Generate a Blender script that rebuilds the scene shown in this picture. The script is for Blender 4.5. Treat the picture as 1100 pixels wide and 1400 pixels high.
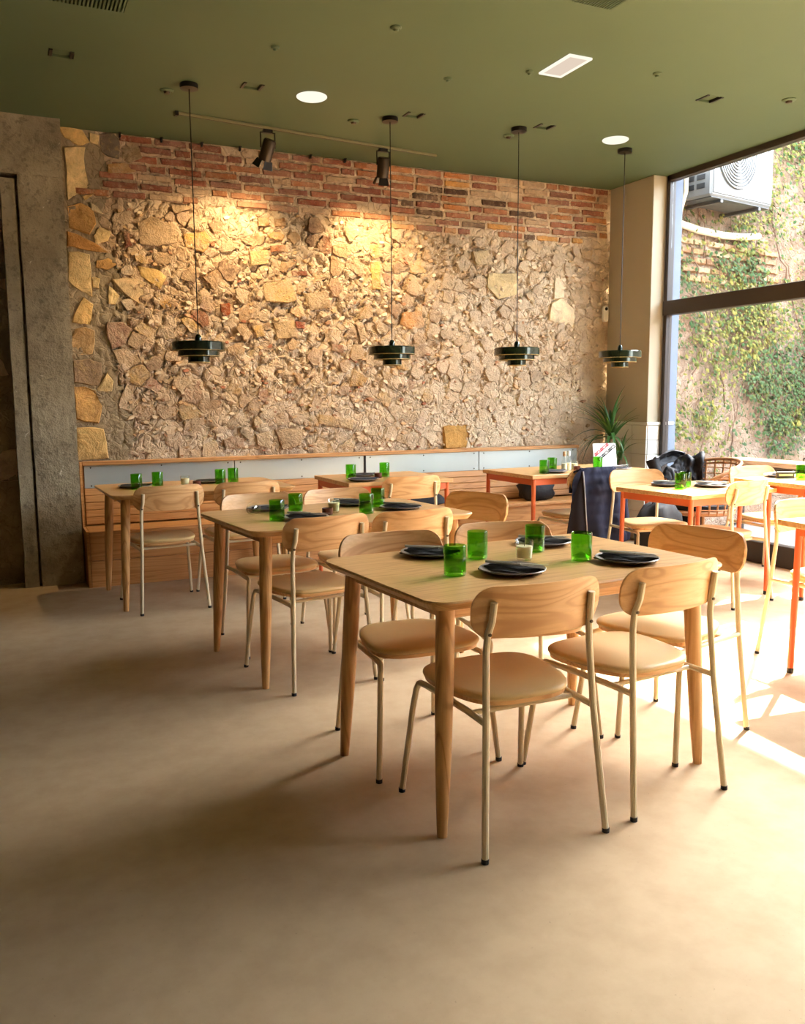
import bpy, bmesh, math, random
from mathutils import Vector, Matrix, noise
# ------------------------------------------------------------------ scene, camera, light
for o in list(bpy.data.objects): bpy.data.objects.remove(o, do_unlink=True)
SC = bpy.context.scene
COL = SC.collection
PI = math.pi
R = math.radians

cam_d = bpy.data.cameras.new('camera'); cam = bpy.data.objects.new('camera', cam_d); COL.objects.link(cam)
cam_d.sensor_fit = 'VERTICAL'; cam_d.sensor_height = 24.0; cam_d.lens = 1185.2 / 1400 * 24.0
RW = Matrix(((0.90853079, -0.41775453, -0.0072776), (0.06086385, 0.11509397, 0.99148826), (-0.4133611, -0.90124055, 0.12999256)))
cam.matrix_world = Matrix.Translation((0, 0, 1.3296)) @ RW.transposed().to_4x4()
cam_d.clip_start = 0.05; cam_d.clip_end = 200
SC.camera = cam

W = bpy.data.worlds.new('sky'); SC.world = W; W.use_nodes = True
nt = W.node_tree; nt.nodes.clear()
sky = nt.nodes.new('ShaderNodeTexSky'); sky.sky_type = 'NISHITA'
sky.sun_disc = False; sky.sun_elevation = R(42); sky.sun_rotation = R(57); sky.air_density = 1.0; sky.dust_density = 2.5; sky.ozone_density = 0.6
bg = nt.nodes.new('ShaderNodeBackground'); bg.inputs['Strength'].default_value = 1.75
hs = nt.nodes.new('ShaderNodeHueSaturation'); hs.inputs['Saturation'].default_value = 0.45
wo = nt.nodes.new('ShaderNodeOutputWorld')
nt.links.new(sky.outputs[0], hs.inputs['Color']); nt.links.new(hs.outputs[0], bg.inputs[0]); nt.links.new(bg.outputs[0], wo.inputs[0])

sun_d = bpy.data.lights.new('sun', 'SUN'); sun = bpy.data.objects.new('sun', sun_d); COL.objects.link(sun)
sun_d.energy = 24.0; sun_d.angle = R(0.9); sun_d.color = (1.0, 0.87, 0.68)
SUN_TO = Vector((0.84, 0.54, 0.905)).normalized()
sun.rotation_euler = SUN_TO.to_track_quat('Z', 'Y').to_euler(); sun.location = (9, 9, 9)

VS = SC.view_settings
VS.view_transform = 'Standard'; VS.look = 'None'; VS.gamma = 1.0; VS.use_curve_mapping = False
VS.exposure = 1.66
SC.display_settings.display_device = 'sRGB'

# ------------------------------------------------------------------ helpers
def lin(*c):
    out = []
    for v in c:
        v /= 255.0
        out.append(v / 12.92 if v <= 0.04045 else ((v + 0.055) / 1.055) ** 2.4)
    return (out[0], out[1], out[2], 1.0)

class N:
    """tiny node-tree builder"""
    def __init__(s, name):
        s.m = bpy.data.materials.new(name); s.m.use_nodes = True
        s.t = s.m.node_tree; s.t.nodes.clear()
        s.out = s.t.nodes.new('ShaderNodeOutputMaterial')
    def n(s, typ, **kw):
        nd = s.t.nodes.new('ShaderNode' + typ)
        for k, v in kw.items():
            if hasattr(nd, k): setattr(nd, k, v)
        return nd
    def l(s, a, b): s.t.links.new(a, b)
    def coord(s, kind='Object', scale=(1, 1, 1), rot=(0, 0, 0)):
        tc = s.n('TexCoord'); mp = s.n('Mapping')
        mp.inputs['Scale'].default_value = scale; mp.inputs['Rotation'].default_value = rot
        s.l(tc.outputs[kind], mp.inputs['Vector']); return mp.outputs[0]
    def noise(s, vec, scale=5, detail=4, rough=.55, dist=0.0):
        nd = s.n('TexNoise'); nd.inputs['Scale'].default_value = scale; nd.inputs['Detail'].default_value = detail
        nd.inputs['Roughness'].default_value = rough; nd.inputs['Distortion'].default_value = dist
        s.l(vec, nd.inputs['Vector']); return nd.outputs['Fac']
    def ramp(s, fac, stops):
        r = s.n('ValToRGB'); e = r.color_ramp.elements
        while len(e) < len(stops): e.new(0.5)
        for el, (p, c) in zip(e, stops): el.position = p; el.color = c
        s.l(fac, r.inputs[0]); return r.outputs[0]
    def mix(s, fac, a, b, mode='MIX'):
        m = s.n('Mix', data_type='RGBA', blend_type=mode)
        for sock, v in ((0, fac), (6, a), (7, b)):
            if hasattr(v, 'is_linked'): s.l(v, m.inputs[sock])
            else: m.inputs[sock].default_value = v
        return m.outputs[2]
    def bump(s, h, strength=.3, dist=.01):
        b = s.n('Bump'); b.inputs['Strength'].default_value = strength; b.inputs['Distance'].default_value = dist
        s.l(h, b.inputs['Height']); return b.outputs[0]
    def pbr(s, color=(.8, .8, .8, 1), rough=.5, metal=0.0, normal=None, spec=.5, **kw):
        p = s.n('BsdfPrincipled')
        for k, v in (('Base Color', color), ('Roughness', rough), ('Metallic', metal), ('Specular IOR Level', spec)):
            if hasattr(v, 'is_linked'): s.l(v, p.inputs[k])
            else: p.inputs[k].default_value = v
        for k, v in kw.items(): p.inputs[k.replace('_', ' ')].default_value = v
        if normal is not None: s.l(normal, p.inputs['Normal'])
        s.l(p.outputs[0], s.out.inputs[0]); return s.m

M = {}
def plain(name, col, rough=.5, metal=0.0, bump=0.0, bs=60, var=0.0, **kw):
    g = N(name); v = g.coord()
    c = col
    if var: c = g.mix(g.noise(v, bs * .3, 3), tuple(x * (1 - var) for x in col[:3]) + (1,), tuple(min(1, x * (1 + var)) for x in col[:3]) + (1,))
    nrm = g.bump(g.noise(v, bs, 3), bump, .004) if bump else None
    M[name] = g.pbr(c, rough, metal, nrm, **kw)

def wood(name, c1, c2, c3, axis='x', rough=.45, ring=9.0):
    g = N(name)
    s = {'x': (.55, ring, ring), 'y': (ring, .55, ring), 'z': (ring, ring, .55)}[axis]
    s2 = {'x': (3, 130, 130), 'y': (130, 3, 130), 'z': (130, 130, 3)}[axis]
    oi = g.n('ObjectInfo'); tc = g.n('TexCoord'); add = g.n('VectorMath', operation='ADD')
    cmb = g.n('CombineXYZ'); mu = g.n('Math', operation='MULTIPLY'); mu.inputs[1].default_value = 7.3
    g.l(oi.outputs['Random'], mu.inputs[0]); g.l(mu.outputs[0], cmb.inputs[0]); g.l(mu.outputs[0], cmb.inputs[1])
    g.l(tc.outputs['Object'], add.inputs[0]); g.l(cmb.outputs[0], add.inputs[1])
    mp = g.n('Mapping'); mp.inputs['Scale'].default_value = s; g.l(add.outputs[0], mp.inputs['Vector'])
    n1 = g.noise(mp.outputs[0], 1.1, 2, .5, .8)
    sn = g.n('Math', operation='MULTIPLY'); sn.inputs[1].default_value = 60; g.l(n1, sn.inputs[0])
    si = g.n('Math', operation='SINE'); g.l(sn.outputs[0], si.inputs[0])
    mr = g.n('MapRange'); mr.inputs['From Min'].default_value = -1; g.l(si.outputs[0], mr.inputs['Value'])
    mp2 = g.n('Mapping'); mp2.inputs['Scale'].default_value = s2; g.l(tc.outputs['Object'], mp2.inputs['Vector'])
    n2 = g.noise(mp2.outputs[0], 1.0, 3, .6)
    base = g.ramp(mr.outputs[0], [(0.0, c1), (.22, c2), (1.0, c3)])
    col = g.mix(g.ramp(n2, [(.35, (0, 0, 0, 1)), (.7, (.5, .5, .5, 1))]), base, c1)
    M[name] = g.pbr(col, rough, 0, g.bump(n2, .06, .002))

class MB:
    def __init__(s): s.v = []; s.f = []; s.mi = []
    def add(s, vs, fs, mi=0):
        b = len(s.v); s.v += [tuple(v) for v in vs]; s.f += [tuple(b + i for i in f) for f in fs]; s.mi += [mi] * len(fs); return s
    def box(s, c, d, bev=0.0, rz=0.0, mi=0, rot=None):
        hx, hy, hz = d[0] / 2, d[1] / 2, d[2] / 2
        if bev <= 0:
            vs = [(x, y, z) for x in (-hx, hx) for y in (-hy, hy) for z in (-hz, hz)]
            fs = [(0, 1, 3, 2), (4, 6, 7, 5), (0, 4, 5, 1), (2, 3, 7, 6), (0, 2, 6, 4), (1, 5, 7, 3)]
        else:
            b = min(bev, hx * .49, hy * .49, hz * .49)
            ring = lambda ix, iy, z: [(-ix, -iy, z), (ix, -iy, z), (ix, iy, z), (-ix, iy, z)]
            def oct_(ix, iy, z): return [(-ix + b, -iy, z), (ix - b, -iy, z), (ix, -iy + b, z), (ix, iy - b, z), (ix - b, iy, z), (-ix + b, iy, z), (-ix, iy - b, z), (-ix, -iy + b, z)]
            ins = lambda z: [(-hx + b, -hy + b, z), (hx - b, -hy + b, z), (hx - b, hy - b, z), (-hx + b, hy - b, z)]
            vs = ins(-hz) + oct_(hx, hy, -hz + b) + oct_(hx, hy, hz - b) + ins(hz)
            fs = [(3, 2, 1, 0)]
            for k in range(8): fs.append((4 + k, 4 + (k + 1) % 8, 12 + (k + 1) % 8, 12 + k))
            for base, o, flip in ((0, 4, 0), (20, 12, 1)):
                for k in range(4):
                    q = [base + k, base + (k + 1) % 4, o + (2 * k + 1) % 8, o + 2 * k]
                    t = [base + (k + 1) % 4, o + (2 * k + 2) % 8, o + (2 * k + 1) % 8]
                    fs.append(tuple(q[::-1] if flip else q) if False else tuple(q)); fs.append(tuple(t))
            fs.append((20, 21, 22, 23))
        if rot is None: rot = Matrix.Rotation(rz, 3, 'Z')
        c = Vector(c)
        return s.add([tuple(rot @ Vector(v) + c) for v in vs], fs, mi)
    def loft(s, rings, closed=True, cap0=True, cap1=True, mi=0):
        n = len(rings[0]); vs = [p for r in rings for p in r]; fs = []
        m = n if closed else n - 1
        for i in range(len(rings) - 1):
            for j in range(m):
                a, b = i * n + j, i * n + (j + 1) % n
                fs.append((a, b, b + n, a + n))
        if cap0: fs.append(tuple(range(n - 1, -1, -1)))
        if cap1: fs.append(tuple((len(rings) - 1) * n + j for j in range(n)))
        return s.add(vs, fs, mi)
    def tube(s, pts, r, n=8, mi=0, caps=True):
        pts = [Vector(p) for p in pts]; rs = r if isinstance(r, (list, tuple)) else [r] * len(pts)
        rings = []; up = None
        for i, p in enumerate(pts):
            t = (pts[min(i + 1, len(pts) - 1)] - pts[max(i - 1, 0)])
            t = t.normalized() if t.length > 1e-9 else Vector((0, 0, 1))
            if up is None:
                a = Vector((0, 0, 1)) if abs(t.z) < .9 else Vector((1, 0, 0)); up = (a - t * a.dot(t)).normalized()
            else:
                up = (up - t * up.dot(t))
                up = up.normalized() if up.length > 1e-6 else Vector((1, 0, 0))
            b = t.cross(up)
            rings.append([tuple(p + (up * math.cos(k * 2 * PI / n) + b * math.sin(k * 2 * PI / n)) * rs[i]) for k in range(n)])
        return s.loft(rings, True, caps, caps, mi)
    def lathe(s, prof, c=(0, 0, 0), n=24, mi=0):
        rings = [[(c[0] + r * math.cos(k * 2 * PI / n), c[1] + r * math.sin(k * 2 * PI / n), c[2] + z) for k in range(n)] for r, z in prof]
        return s.loft(rings, True, prof[0][0] > 1e-5, prof[-1][0] > 1e-5, mi)
    def build(s, name, mat, parent=None, smooth=35, loc=None):
        me = bpy.data.meshes.new(name); me.from_pydata(s.v, [], s.f)
        mats = mat if isinstance(mat, (list, tuple)) else [mat]
        for m in mats: me.materials.append(M[m] if isinstance(m, str) else m)
        if len(mats) > 1: me.polygons.foreach_set('material_index', s.mi)
        me.validate()
        bm = bmesh.new(); bm.from_mesh(me); bmesh.ops.remove_doubles(bm, verts=bm.verts, dist=1e-6); bmesh.ops.recalc_face_normals(bm, faces=bm.faces); bm.to_mesh(me); bm.free()
        if smooth:
            me.polygons.foreach_set('use_smooth', [True] * len(me.polygons)); me.set_sharp_from_angle(angle=R(smooth))
        o = bpy.data.objects.new(name, me); COL.objects.link(o)
        if parent is not None: o.parent = parent
        if loc is not None: o.location = loc
        return o

def tag(o, label=None, cat=None, group=None, kind=None):
    if label: o['label'] = label
    if cat: o['category'] = cat
    if group: o['group'] = group
    if kind: o['kind'] = kind
    return o
def thing(name, loc=(0, 0, 0), rz=0.0, label=None, cat=None, group=None, kind=None):
    o = bpy.data.objects.new(name, None); COL.objects.link(o); o.empty_display_size = .1
    o.location = loc; o.rotation_euler = (0, 0, rz); return tag(o, label, cat, group, kind)
def copy_tree(o, parent=None):
    c = o.copy(); COL.objects.link(c)
    if parent is not None: c.parent = parent
    for ch in list(o.children): copy_tree(ch, c)
    return c
def place(proto, used, loc, rz, label, cat, group=None):
    """first call moves the prototype itself, later ones copy it"""
    o = proto if not used else copy_tree(proto)
    used.append(o); o.location = loc; o.rotation_euler = (0, 0, rz)
    return tag(o, label, cat, group)
def rrect(w, h, r, n=5):
    pts = []
    for cx, cy, a0 in ((w / 2 - r, h / 2 - r, 0), (-w / 2 + r, h / 2 - r, 90), (-w / 2 + r, -h / 2 + r, 180), (w / 2 - r, -h / 2 + r, 270)):
        for k in range(n + 1):
            a = R(a0 + 90 * k / n); pts.append((cx + r * math.cos(a), cy + r * math.sin(a)))
    return pts
def fbm(x, y, z=0.0, o=4):
    return noise.fractal(Vector((x, y, z)), 1.0, 2.0, o)
rnd = random.Random(11)
# ------------------------------------------------------------------ materials
wood('oak', lin(184, 136, 82), lin(204, 157, 100), lin(210, 165, 109), 'x', .36)
wood('oak_leg', lin(170, 120, 66), lin(202, 152, 94), lin(208, 162, 104), 'z', .45)
wood('oak_back', lin(200, 148, 94), lin(222, 174, 118), lin(228, 184, 130), 'x', .42, 6.0)
wood('bench_wood', lin(170, 116, 62), lin(190, 136, 78), lin(198, 146, 88), 'x', .5)
wood('outdoor_wood', lin(170, 130, 90), lin(205, 170, 130), lin(215, 182, 145), 'y', .6)
plain('cream_steel', lin(212, 196, 162), .38, 0.0)
plain('track_paint', lin(118, 112, 80), .4)
plain('black_rubber', lin(22, 20, 20), .6)
plain('orange_steel', lin(206, 96, 46), .4)
plain('dark_frame', lin(52, 42, 36), .45)
plain('black_metal', lin(26, 22, 20), .4, .3)
plain('bronze', lin(70, 58, 44), .4, .6)
plain('pendant_green', lin(28, 44, 30), .18, .25, Coat_Weight=.6)
plain('pendant_inner', lin(190, 165, 110), .4)
plain('plate_grey', lin(128, 118, 112), .40, var=.15)
plain('napkin', lin(46, 44, 48), .85, bump=.3, bs=400)
plain('cutlery', lin(200, 194, 188), .3, .35)
plain('wax', lin(246, 232, 190), .5)
plain('brown_wax', lin(92, 40, 24), .4)
plain('white_metal', lin(236, 234, 228), .4)
plain('white_paper', lin(244, 242, 236), .6)
plain('red_print', lin(186, 50, 66), .6)
plain('black_print', lin(36, 30, 32), .6)
plain('grey_print', lin(170, 176, 160), .6)
plain('ac_grey', lin(66, 65, 63), .5)
plain('ac_white', lin(122, 122, 120), .45)
plain('ac_dark', lin(48, 48, 50), .6)
plain('pot', lin(150, 96, 66), .7, bump=.2)
plain('soil', lin(50, 38, 28), .95, bump=.8)
plain('trunk', lin(110, 88, 62), .85, bump=.8, bs=60)
plain('leaf_dark', lin(54, 92, 40), .4, var=.3)
plain('leaf_light', lin(112, 148, 66), .4, var=.25)
plain('leaf_pale', lin(150, 172, 130), .4, var=.2)
plain('rattan', lin(178, 128, 84), .55)
plain('black_leather', lin(22, 21, 24), .55, bump=.9, bs=26, spec=.35)
plain('black_cloth', lin(26, 25, 28), .8, bump=.3, bs=300)
plain('navy_quilt', lin(38, 40, 60), .75, bump=.15, bs=200, spec=.2)
plain('lining', lin(34, 27, 27), .85, spec=.15)
plain('zip', lin(170, 168, 170), .4, .4)
plain('pier_paint', lin(178, 168, 146), .75, bump=.1, bs=30)
plain('tile_white', lin(226, 224, 214), .3)
plain('grout', lin(190, 186, 174), .8)
plain('jamb_blue', lin(90, 101, 118), .7, bump=.2, bs=20)
plain('room_paint', lin(104, 82, 56), .8)
plain('conduit', lin(216, 200, 170), .6)
plain('ivy_a', lin(58, 80, 46), .85, spec=.1, var=.35)
plain('ivy_b', lin(88, 94, 46), .85, spec=.1, var=.3)
plain('ivy_c', lin(70, 88, 58), .85, spec=.1, var=.3)
plain('ivy_d', lin(118, 112, 54), .85, spec=.1, var=.3)
plain('stem_brown', lin(112, 84, 64), .85)
plain('slate', lin(60, 56, 54), .6)

g = N('seat_leather'); v = g.coord()
n1 = g.noise(v, 260, 2); n2 = g.noise(v, 6, 3)
M['seat_leather'] = g.pbr(g.mix(n2, lin(206, 172, 114), lin(220, 190, 136)), .48, 0, g.bump(n1, .12, .002))

g = N('floor_cement'); v = g.coord()
n1 = g.noise(v, .9, 5, .6, .4); n2 = g.noise(v, 7, 6, .65); n3 = g.noise(v, 90, 3)
c = g.mix(n1, lin(174, 149, 116), lin(192, 168, 136))
c = g.mix(g.ramp(n2, [(.4, (0, 0, 0, 1)), (.75, (.35, .35, .35, 1))]), c, lin(148, 120, 88))
c = g.mix(g.ramp(n3, [(.70, (0, 0, 0, 1)), (.76, (.5, .5, .5, 1))]), c, lin(120, 98, 74))
rr = g.ramp(n2, [(.3, (.62, .62, .62, 1)), (.8, (.75, .75, .75, 1))])
M['floor_cement'] = g.pbr(c, rr, 0, g.bump(n2, .06, .004), spec=.2)

g = N('ceiling_green'); v = g.coord()
n1 = g.noise(v, 1.3, 4); n2 = g.noise(v, 80, 3)
M['ceiling_green'] = g.pbr(g.mix(n1, lin(76, 92, 64), lin(85, 101, 72)), .62, 0, g.bump(n2, .05, .003))

g = N('concrete'); v = g.coord()
n1 = g.noise(v, 2.2, 6, .65, .5); n2 = g.noise(v, 18, 6, .7); n3 = g.noise(v, 60, 3, .6)
c = g.ramp(n1, [(.25, lin(118, 104, 82)), (.5, lin(154, 140, 114)), (.75, lin(178, 164, 136))])
c = g.mix(g.ramp(n2, [(.52, (0, 0, 0, 1)), (.62, (.55, .55, .55, 1))]), c, lin(96, 84, 66))
c = g.mix(g.ramp(g.noise(v, 9, 4, .8, 1.2), [(.66, (0, 0, 0, 1)), (.70, (.9, .9, .9, 1))]), c, lin(212, 200, 176))
M['concrete'] = g.pbr(c, .8, 0, g.bump(n2, .8, .02))

def limewash_brighten(g, c, top=.85):
    # whitewash remains, plus light painted into the right-hand half and low down
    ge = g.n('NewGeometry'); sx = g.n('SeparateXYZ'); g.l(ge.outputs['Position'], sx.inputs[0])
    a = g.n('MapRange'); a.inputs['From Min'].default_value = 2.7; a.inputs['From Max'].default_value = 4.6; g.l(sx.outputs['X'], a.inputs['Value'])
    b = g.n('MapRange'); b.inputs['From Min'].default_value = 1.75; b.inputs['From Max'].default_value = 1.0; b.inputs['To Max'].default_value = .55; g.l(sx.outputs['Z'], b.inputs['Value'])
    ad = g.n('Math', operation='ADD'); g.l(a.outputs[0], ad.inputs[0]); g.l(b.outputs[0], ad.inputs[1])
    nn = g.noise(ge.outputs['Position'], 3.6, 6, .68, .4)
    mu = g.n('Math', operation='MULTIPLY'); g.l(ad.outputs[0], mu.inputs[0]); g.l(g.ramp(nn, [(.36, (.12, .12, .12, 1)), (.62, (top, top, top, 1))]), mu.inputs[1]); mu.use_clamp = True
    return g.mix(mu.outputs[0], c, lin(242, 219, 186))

def piece_mat(name, s1, s2, bump, dist, speck, amt, fine=.35, smear=0.0):
    g = N(name); oi = g.n('ObjectInfo'); tc = g.n('TexCoord'); add = g.n('VectorMath', operation='ADD')
    cmb = g.n('CombineXYZ'); mu = g.n('Math', operation='MULTIPLY'); mu.inputs[1].default_value = 31
    g.l(oi.outputs['Random'], mu.inputs[0]); g.l(mu.outputs[0], cmb.inputs[0]); g.l(mu.outputs[0], cmb.inputs[2])
    g.l(tc.outputs['Object'], add.inputs[0]); g.l(cmb.outputs[0], add.inputs[1])
    n1 = g.noise(add.outputs[0], s1, 6, .7, .6); n2 = g.noise(add.outputs[0], s2, 5, .7); n3 = g.noise(add.outputs[0], s1 * 2.3, 5, .75, .3)
    hv = g.n('HueSaturation'); g.l(oi.outputs['Color'], hv.inputs['Color'])
    mr = g.n('MapRange'); mr.inputs['From Min'].default_value = .25; mr.inputs['From Max'].default_value = .75
    mr.inputs['To Min'].default_value = .55; mr.inputs['To Max'].default_value = 1.35; g.l(n1, mr.inputs['Value']); g.l(mr.outputs[0], hv.inputs['Value'])
    c = g.mix(g.ramp(n3, [(.54, (0, 0, 0, 1)), (.66, (amt, amt, amt, 1))]), hv.outputs[0], speck)
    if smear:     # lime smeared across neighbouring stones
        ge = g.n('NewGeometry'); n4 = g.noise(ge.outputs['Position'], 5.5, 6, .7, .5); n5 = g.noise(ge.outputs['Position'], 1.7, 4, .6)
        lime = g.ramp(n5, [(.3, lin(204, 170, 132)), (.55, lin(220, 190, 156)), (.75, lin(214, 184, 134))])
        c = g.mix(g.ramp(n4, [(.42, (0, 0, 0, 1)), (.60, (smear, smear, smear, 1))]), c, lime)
        if smear > .5: c = limewash_brighten(g, c)
    hh = g.n('Math', operation='ADD'); g.l(n1, hh.inputs[0])
    m2 = g.n('Math', operation='MULTIPLY'); m2.inputs[1].default_value = fine; g.l(n2, m2.inputs[0]); g.l(m2.outputs[0], hh.inputs[1])
    M[name] = g.pbr(c, .85, 0, g.bump(hh.outputs[0], bump, dist), spec=.25)
piece_mat('brick_clay', 14, 60, .8, .03, lin(206, 180, 144), .5, .35, .18)
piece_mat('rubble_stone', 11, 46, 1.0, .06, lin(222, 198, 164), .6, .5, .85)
piece_mat('quoin_stone', 9, 50, .7, .03, lin(226, 190, 120), .3)

def mortar(name, a, b, c_, dark, bump=1.0):
    g = N(name); v = g.coord('Object')
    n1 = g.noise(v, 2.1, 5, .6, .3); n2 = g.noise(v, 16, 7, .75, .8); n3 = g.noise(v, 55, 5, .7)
    vo = g.n('TexVoronoi', feature='DISTANCE_TO_EDGE'); vo.inputs['Scale'].default_value = 13; vo.inputs['Randomness'].default_value = 1.0
    wv = g.n('VectorMath', operation='ADD'); nz = g.n('TexNoise'); nz.inputs['Scale'].default_value = 9; g.l(v, nz.inputs['Vector'])
    sc = g.n('VectorMath', operation='SCALE'); sc.inputs['Scale'].default_value = .14; g.l(nz.outputs['Color'], sc.inputs[0])
    g.l(v, wv.inputs[0]); g.l(sc.outputs[0], wv.inputs[1]); g.l(wv.outputs[0], vo.inputs['Vector'])
    edge = g.ramp(vo.outputs['Distance'], [(.0, (0, 0, 0, 1)), (.12, (1, 1, 1, 1))])
    c = g.ramp(n1, [(.3, a), (.5, b), (.72, c_)])
    c = g.mix(g.ramp(n2, [(.54, (0, 0, 0, 1)), (.68, (.85, .85, .85, 1))]), c, dark)  # dark blotches: mild dirt, with crevice shade put into the colour
    if name == 'lime_mortar': c = limewash_brighten(g, c)
    hh = g.n('Math', operation='MULTIPLY_ADD'); hh.inputs[1].default_value = .35; g.l(edge, hh.inputs[0]); g.l(n2, hh.inputs[2])
    M[name] = g.pbr(c, .9, 0, g.bump(hh.outputs[0], bump, .04), spec=.2)
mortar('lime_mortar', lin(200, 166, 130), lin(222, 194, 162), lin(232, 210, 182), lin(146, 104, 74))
mortar('grey_mortar', lin(146, 128, 102), lin(164, 146, 118), lin(176, 158, 128), lin(126, 108, 84), .5)
mortar('outer_stone', lin(150, 118, 92), lin(168, 142, 120), lin(180, 158, 138), lin(124, 84, 58))

g = N('panel_metal'); v = g.coord()
n1 = g.noise(v, 1.1, 4, .6); n2 = g.noise(v, 40, 3)
M['panel_metal'] = g.pbr(g.mix(n1, lin(176, 184, 180), lin(188, 196, 194)), .32, .35, g.bump(n1, .04, .01))

g = N('paving'); v = g.coord()
M['paving'] = g.pbr(g.mix(g.noise(v, 5, 5), lin(112, 106, 100), lin(132, 126, 120)), .8, 0, g.bump(g.noise(v, 50, 4), .2, .01))

def thin_glass(name, col, ior=1.45, gl=1.0, extra=0.0):
    g = N(name); tr = g.n('BsdfTransparent'); tr.inputs[0].default_value = col
    go = g.n('BsdfGlossy'); go.inputs['Roughness'].default_value = .02; go.inputs[0].default_value = (gl, gl, gl, 1)
    fr = g.n('Fresnel'); mx = g.n('MixShader'); ge = g.n('NewGeometry'); mr = g.n('MapRange')
    mr.inputs['To Min'].default_value = ior; mr.inputs['To Max'].default_value = 1 / ior   # same reflectance on both faces of the pane
    g.l(ge.outputs['Backfacing'], mr.inputs['Value']); g.l(mr.outputs[0], fr.inputs[0])
    g.l(fr.outputs[0], mx.inputs[0]); g.l(tr.outputs[0], mx.inputs[1]); g.l(go.outputs[0], mx.inputs[2])
    last = mx.outputs[0]
    if extra:
        df = g.n('BsdfTranslucent'); df.inputs[0].default_value = col; m2 = g.n('MixShader'); m2.inputs[0].default_value = extra
        g.l(last, m2.inputs[1]); g.l(df.outputs[0], m2.inputs[2]); last = m2.outputs[0]
    g.l(last, g.out.inputs[0]); M[name] = g.m
thin_glass('window_glass', (.97, .985, .98, 1))
thin_glass('clear_glass', (.93, .95, .93, 1))
thin_glass('green_glass', (.52, .83, .29, 1), 1.5, 1.0, .0)

def glow(name, col, st):
    g = N(name); e = g.n('Emission'); e.inputs[0].default_value = col; e.inputs[1].default_value = st
    g.l(e.outputs[0], g.out.inputs[0]); M[name] = g.m
glow('lamp_panel', lin(255, 234, 212), .25)
glow('lamp_frame', lin(255, 244, 224), .36)
# ------------------------------------------------------------------ the room
ZC = 3.252; YW = 6.86; XW = 5.48
X0, Y0 = -3.3, -3.0
fl = MB().box(((X0 + XW) / 2, (Y0 + YW) / 2 + .02, -.05), (XW - X0 + .02, YW - Y0 + .2, .1)).build('floor', 'floor_cement', smooth=0)
tag(fl, 'beige polished cement floor', kind='structure')

# ceiling with real openings for the recessed fittings and grilles
recess = [(.426, 5.455, .135, .11), (1.535, 5.53, .135, .11), (2.69, 5.63, .135, .11), (3.66, 5.49, .135, .11), (4.32, 4.57, .14, .12)]
grilles = [(.37, 4.70, .62, .16), (2.78, 3.66, .24, .22)]
holes = [(x - w / 2, x + w / 2, y - d / 2, y + d / 2) for x, y, w, d in recess + grilles]
xs = sorted({X0, XW + .06} | {h[0] for h in holes} | {h[1] for h in holes}); ys = sorted({Y0, YW + .06} | {h[2] for h in holes} | {h[3] for h in holes})
mb = MB()
for a, b in zip(xs, xs[1:]):
    for c, d in zip(ys, ys[1:]):
        mx, my = (a + b) / 2, (c + d) / 2
        if any(h[0] < mx < h[1] and h[2] < my < h[3] for h in holes): continue
        mb.add([(a, c, ZC), (a, d, ZC), (b, d, ZC), (b, c, ZC)], [(0, 1, 2, 3)])
for h in holes:
    a, b, c, d = h
    for p, q in (((a, c), (b, c)), ((b, c), (b, d)), ((b, d), (a, d)), ((a, d), (a, c))):
        mb.add([(p[0], p[1], ZC), (q[0], q[1], ZC), (q[0], q[1], ZC + .09), (p[0], p[1], ZC + .09)], [(0, 1, 2, 3)])
mb.box(((X0 + XW) / 2, (Y0 + YW) / 2, ZC + .14), (XW - X0 + .3, YW - Y0 + .3, .1))
ce = mb.build('ceiling', 'ceiling_green', smooth=0); tag(ce, 'olive green painted plaster ceiling', kind='structure')

# side and rear walls of the room (behind the camera)
tag(MB().box((X0 - .06, (Y0 + YW) / 2, 1.62), (.12, YW - Y0 + .24, 3.26)).build('wall_left', 'room_paint', smooth=0), 'plain ochre plaster wall far left', kind='structure')
tag(MB().box(((X0 + XW) / 2, Y0 - .06, 1.62), (XW - X0 + .24, .12, 3.26)).build('wall_rear', 'room_paint', smooth=0), 'plain ochre plaster wall behind the tables', kind='structure')
tag(MB().box((XW + .06, (Y0 + .2) / 2, 1.62), (.2, .2 - Y0, 3.26)).build('wall_right', 'room_paint', smooth=0), 'short plaster wall beside the glazing', kind='structure')

# ------------------------------------------------------------------ brick and rubble wall
ZB = 2.77
def zsplit(x):      # lower edge of the brick courses
    return 2.80 if x < 2.5 else (2.80 - .065 * min(1, (x - 2.5) / 1.0))
mb = MB()
nx, nz = 560, 230
xs_ = [X0 + (-.3 - X0) * i / 30 if i < 30 else -.3 + 5.66 * (i - 30) / (nx - 30) for i in range(nx + 1)]; zs_ = [ZC * j / nz for j in range(nz + 1)]
vs = []
for j, z in enumerate(zs_):
    for i, x in enumerate(xs_):
        k = 0.0 if z > zsplit(x) else (.45 if x < .8 else 1.0)
        rg = 1 - 2 * abs(fbm(x * 9.5 + 2, z * 11, 7.7, 3)); r2 = 1 - 2 * abs(fbm(x * 24, z * 26, 1.3, 2))
        if z < 1.5: k *= .55 + .45 * max(0, (z - 1.2) / .3)
        d = k * (.004 + .020 * fbm(x * 4.2, z * 5.2, 3.1) + .010 * fbm(x * 12, z * 13, 9.2, 2) - .030 * max(0, rg - .60) / .40 - .007 * max(0, r2 - .4)) + (1 - k) * .006 * fbm(x * 14, z * 16, 2.2)
        vs.append((x, YW - d, z))
fs = [(j * (nx + 1) + i, j * (nx + 1) + i + 1, (j + 1) * (nx + 1) + i + 1, (j + 1) * (nx + 1) + i) for j in range(nz) for i in range(nx)]
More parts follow.
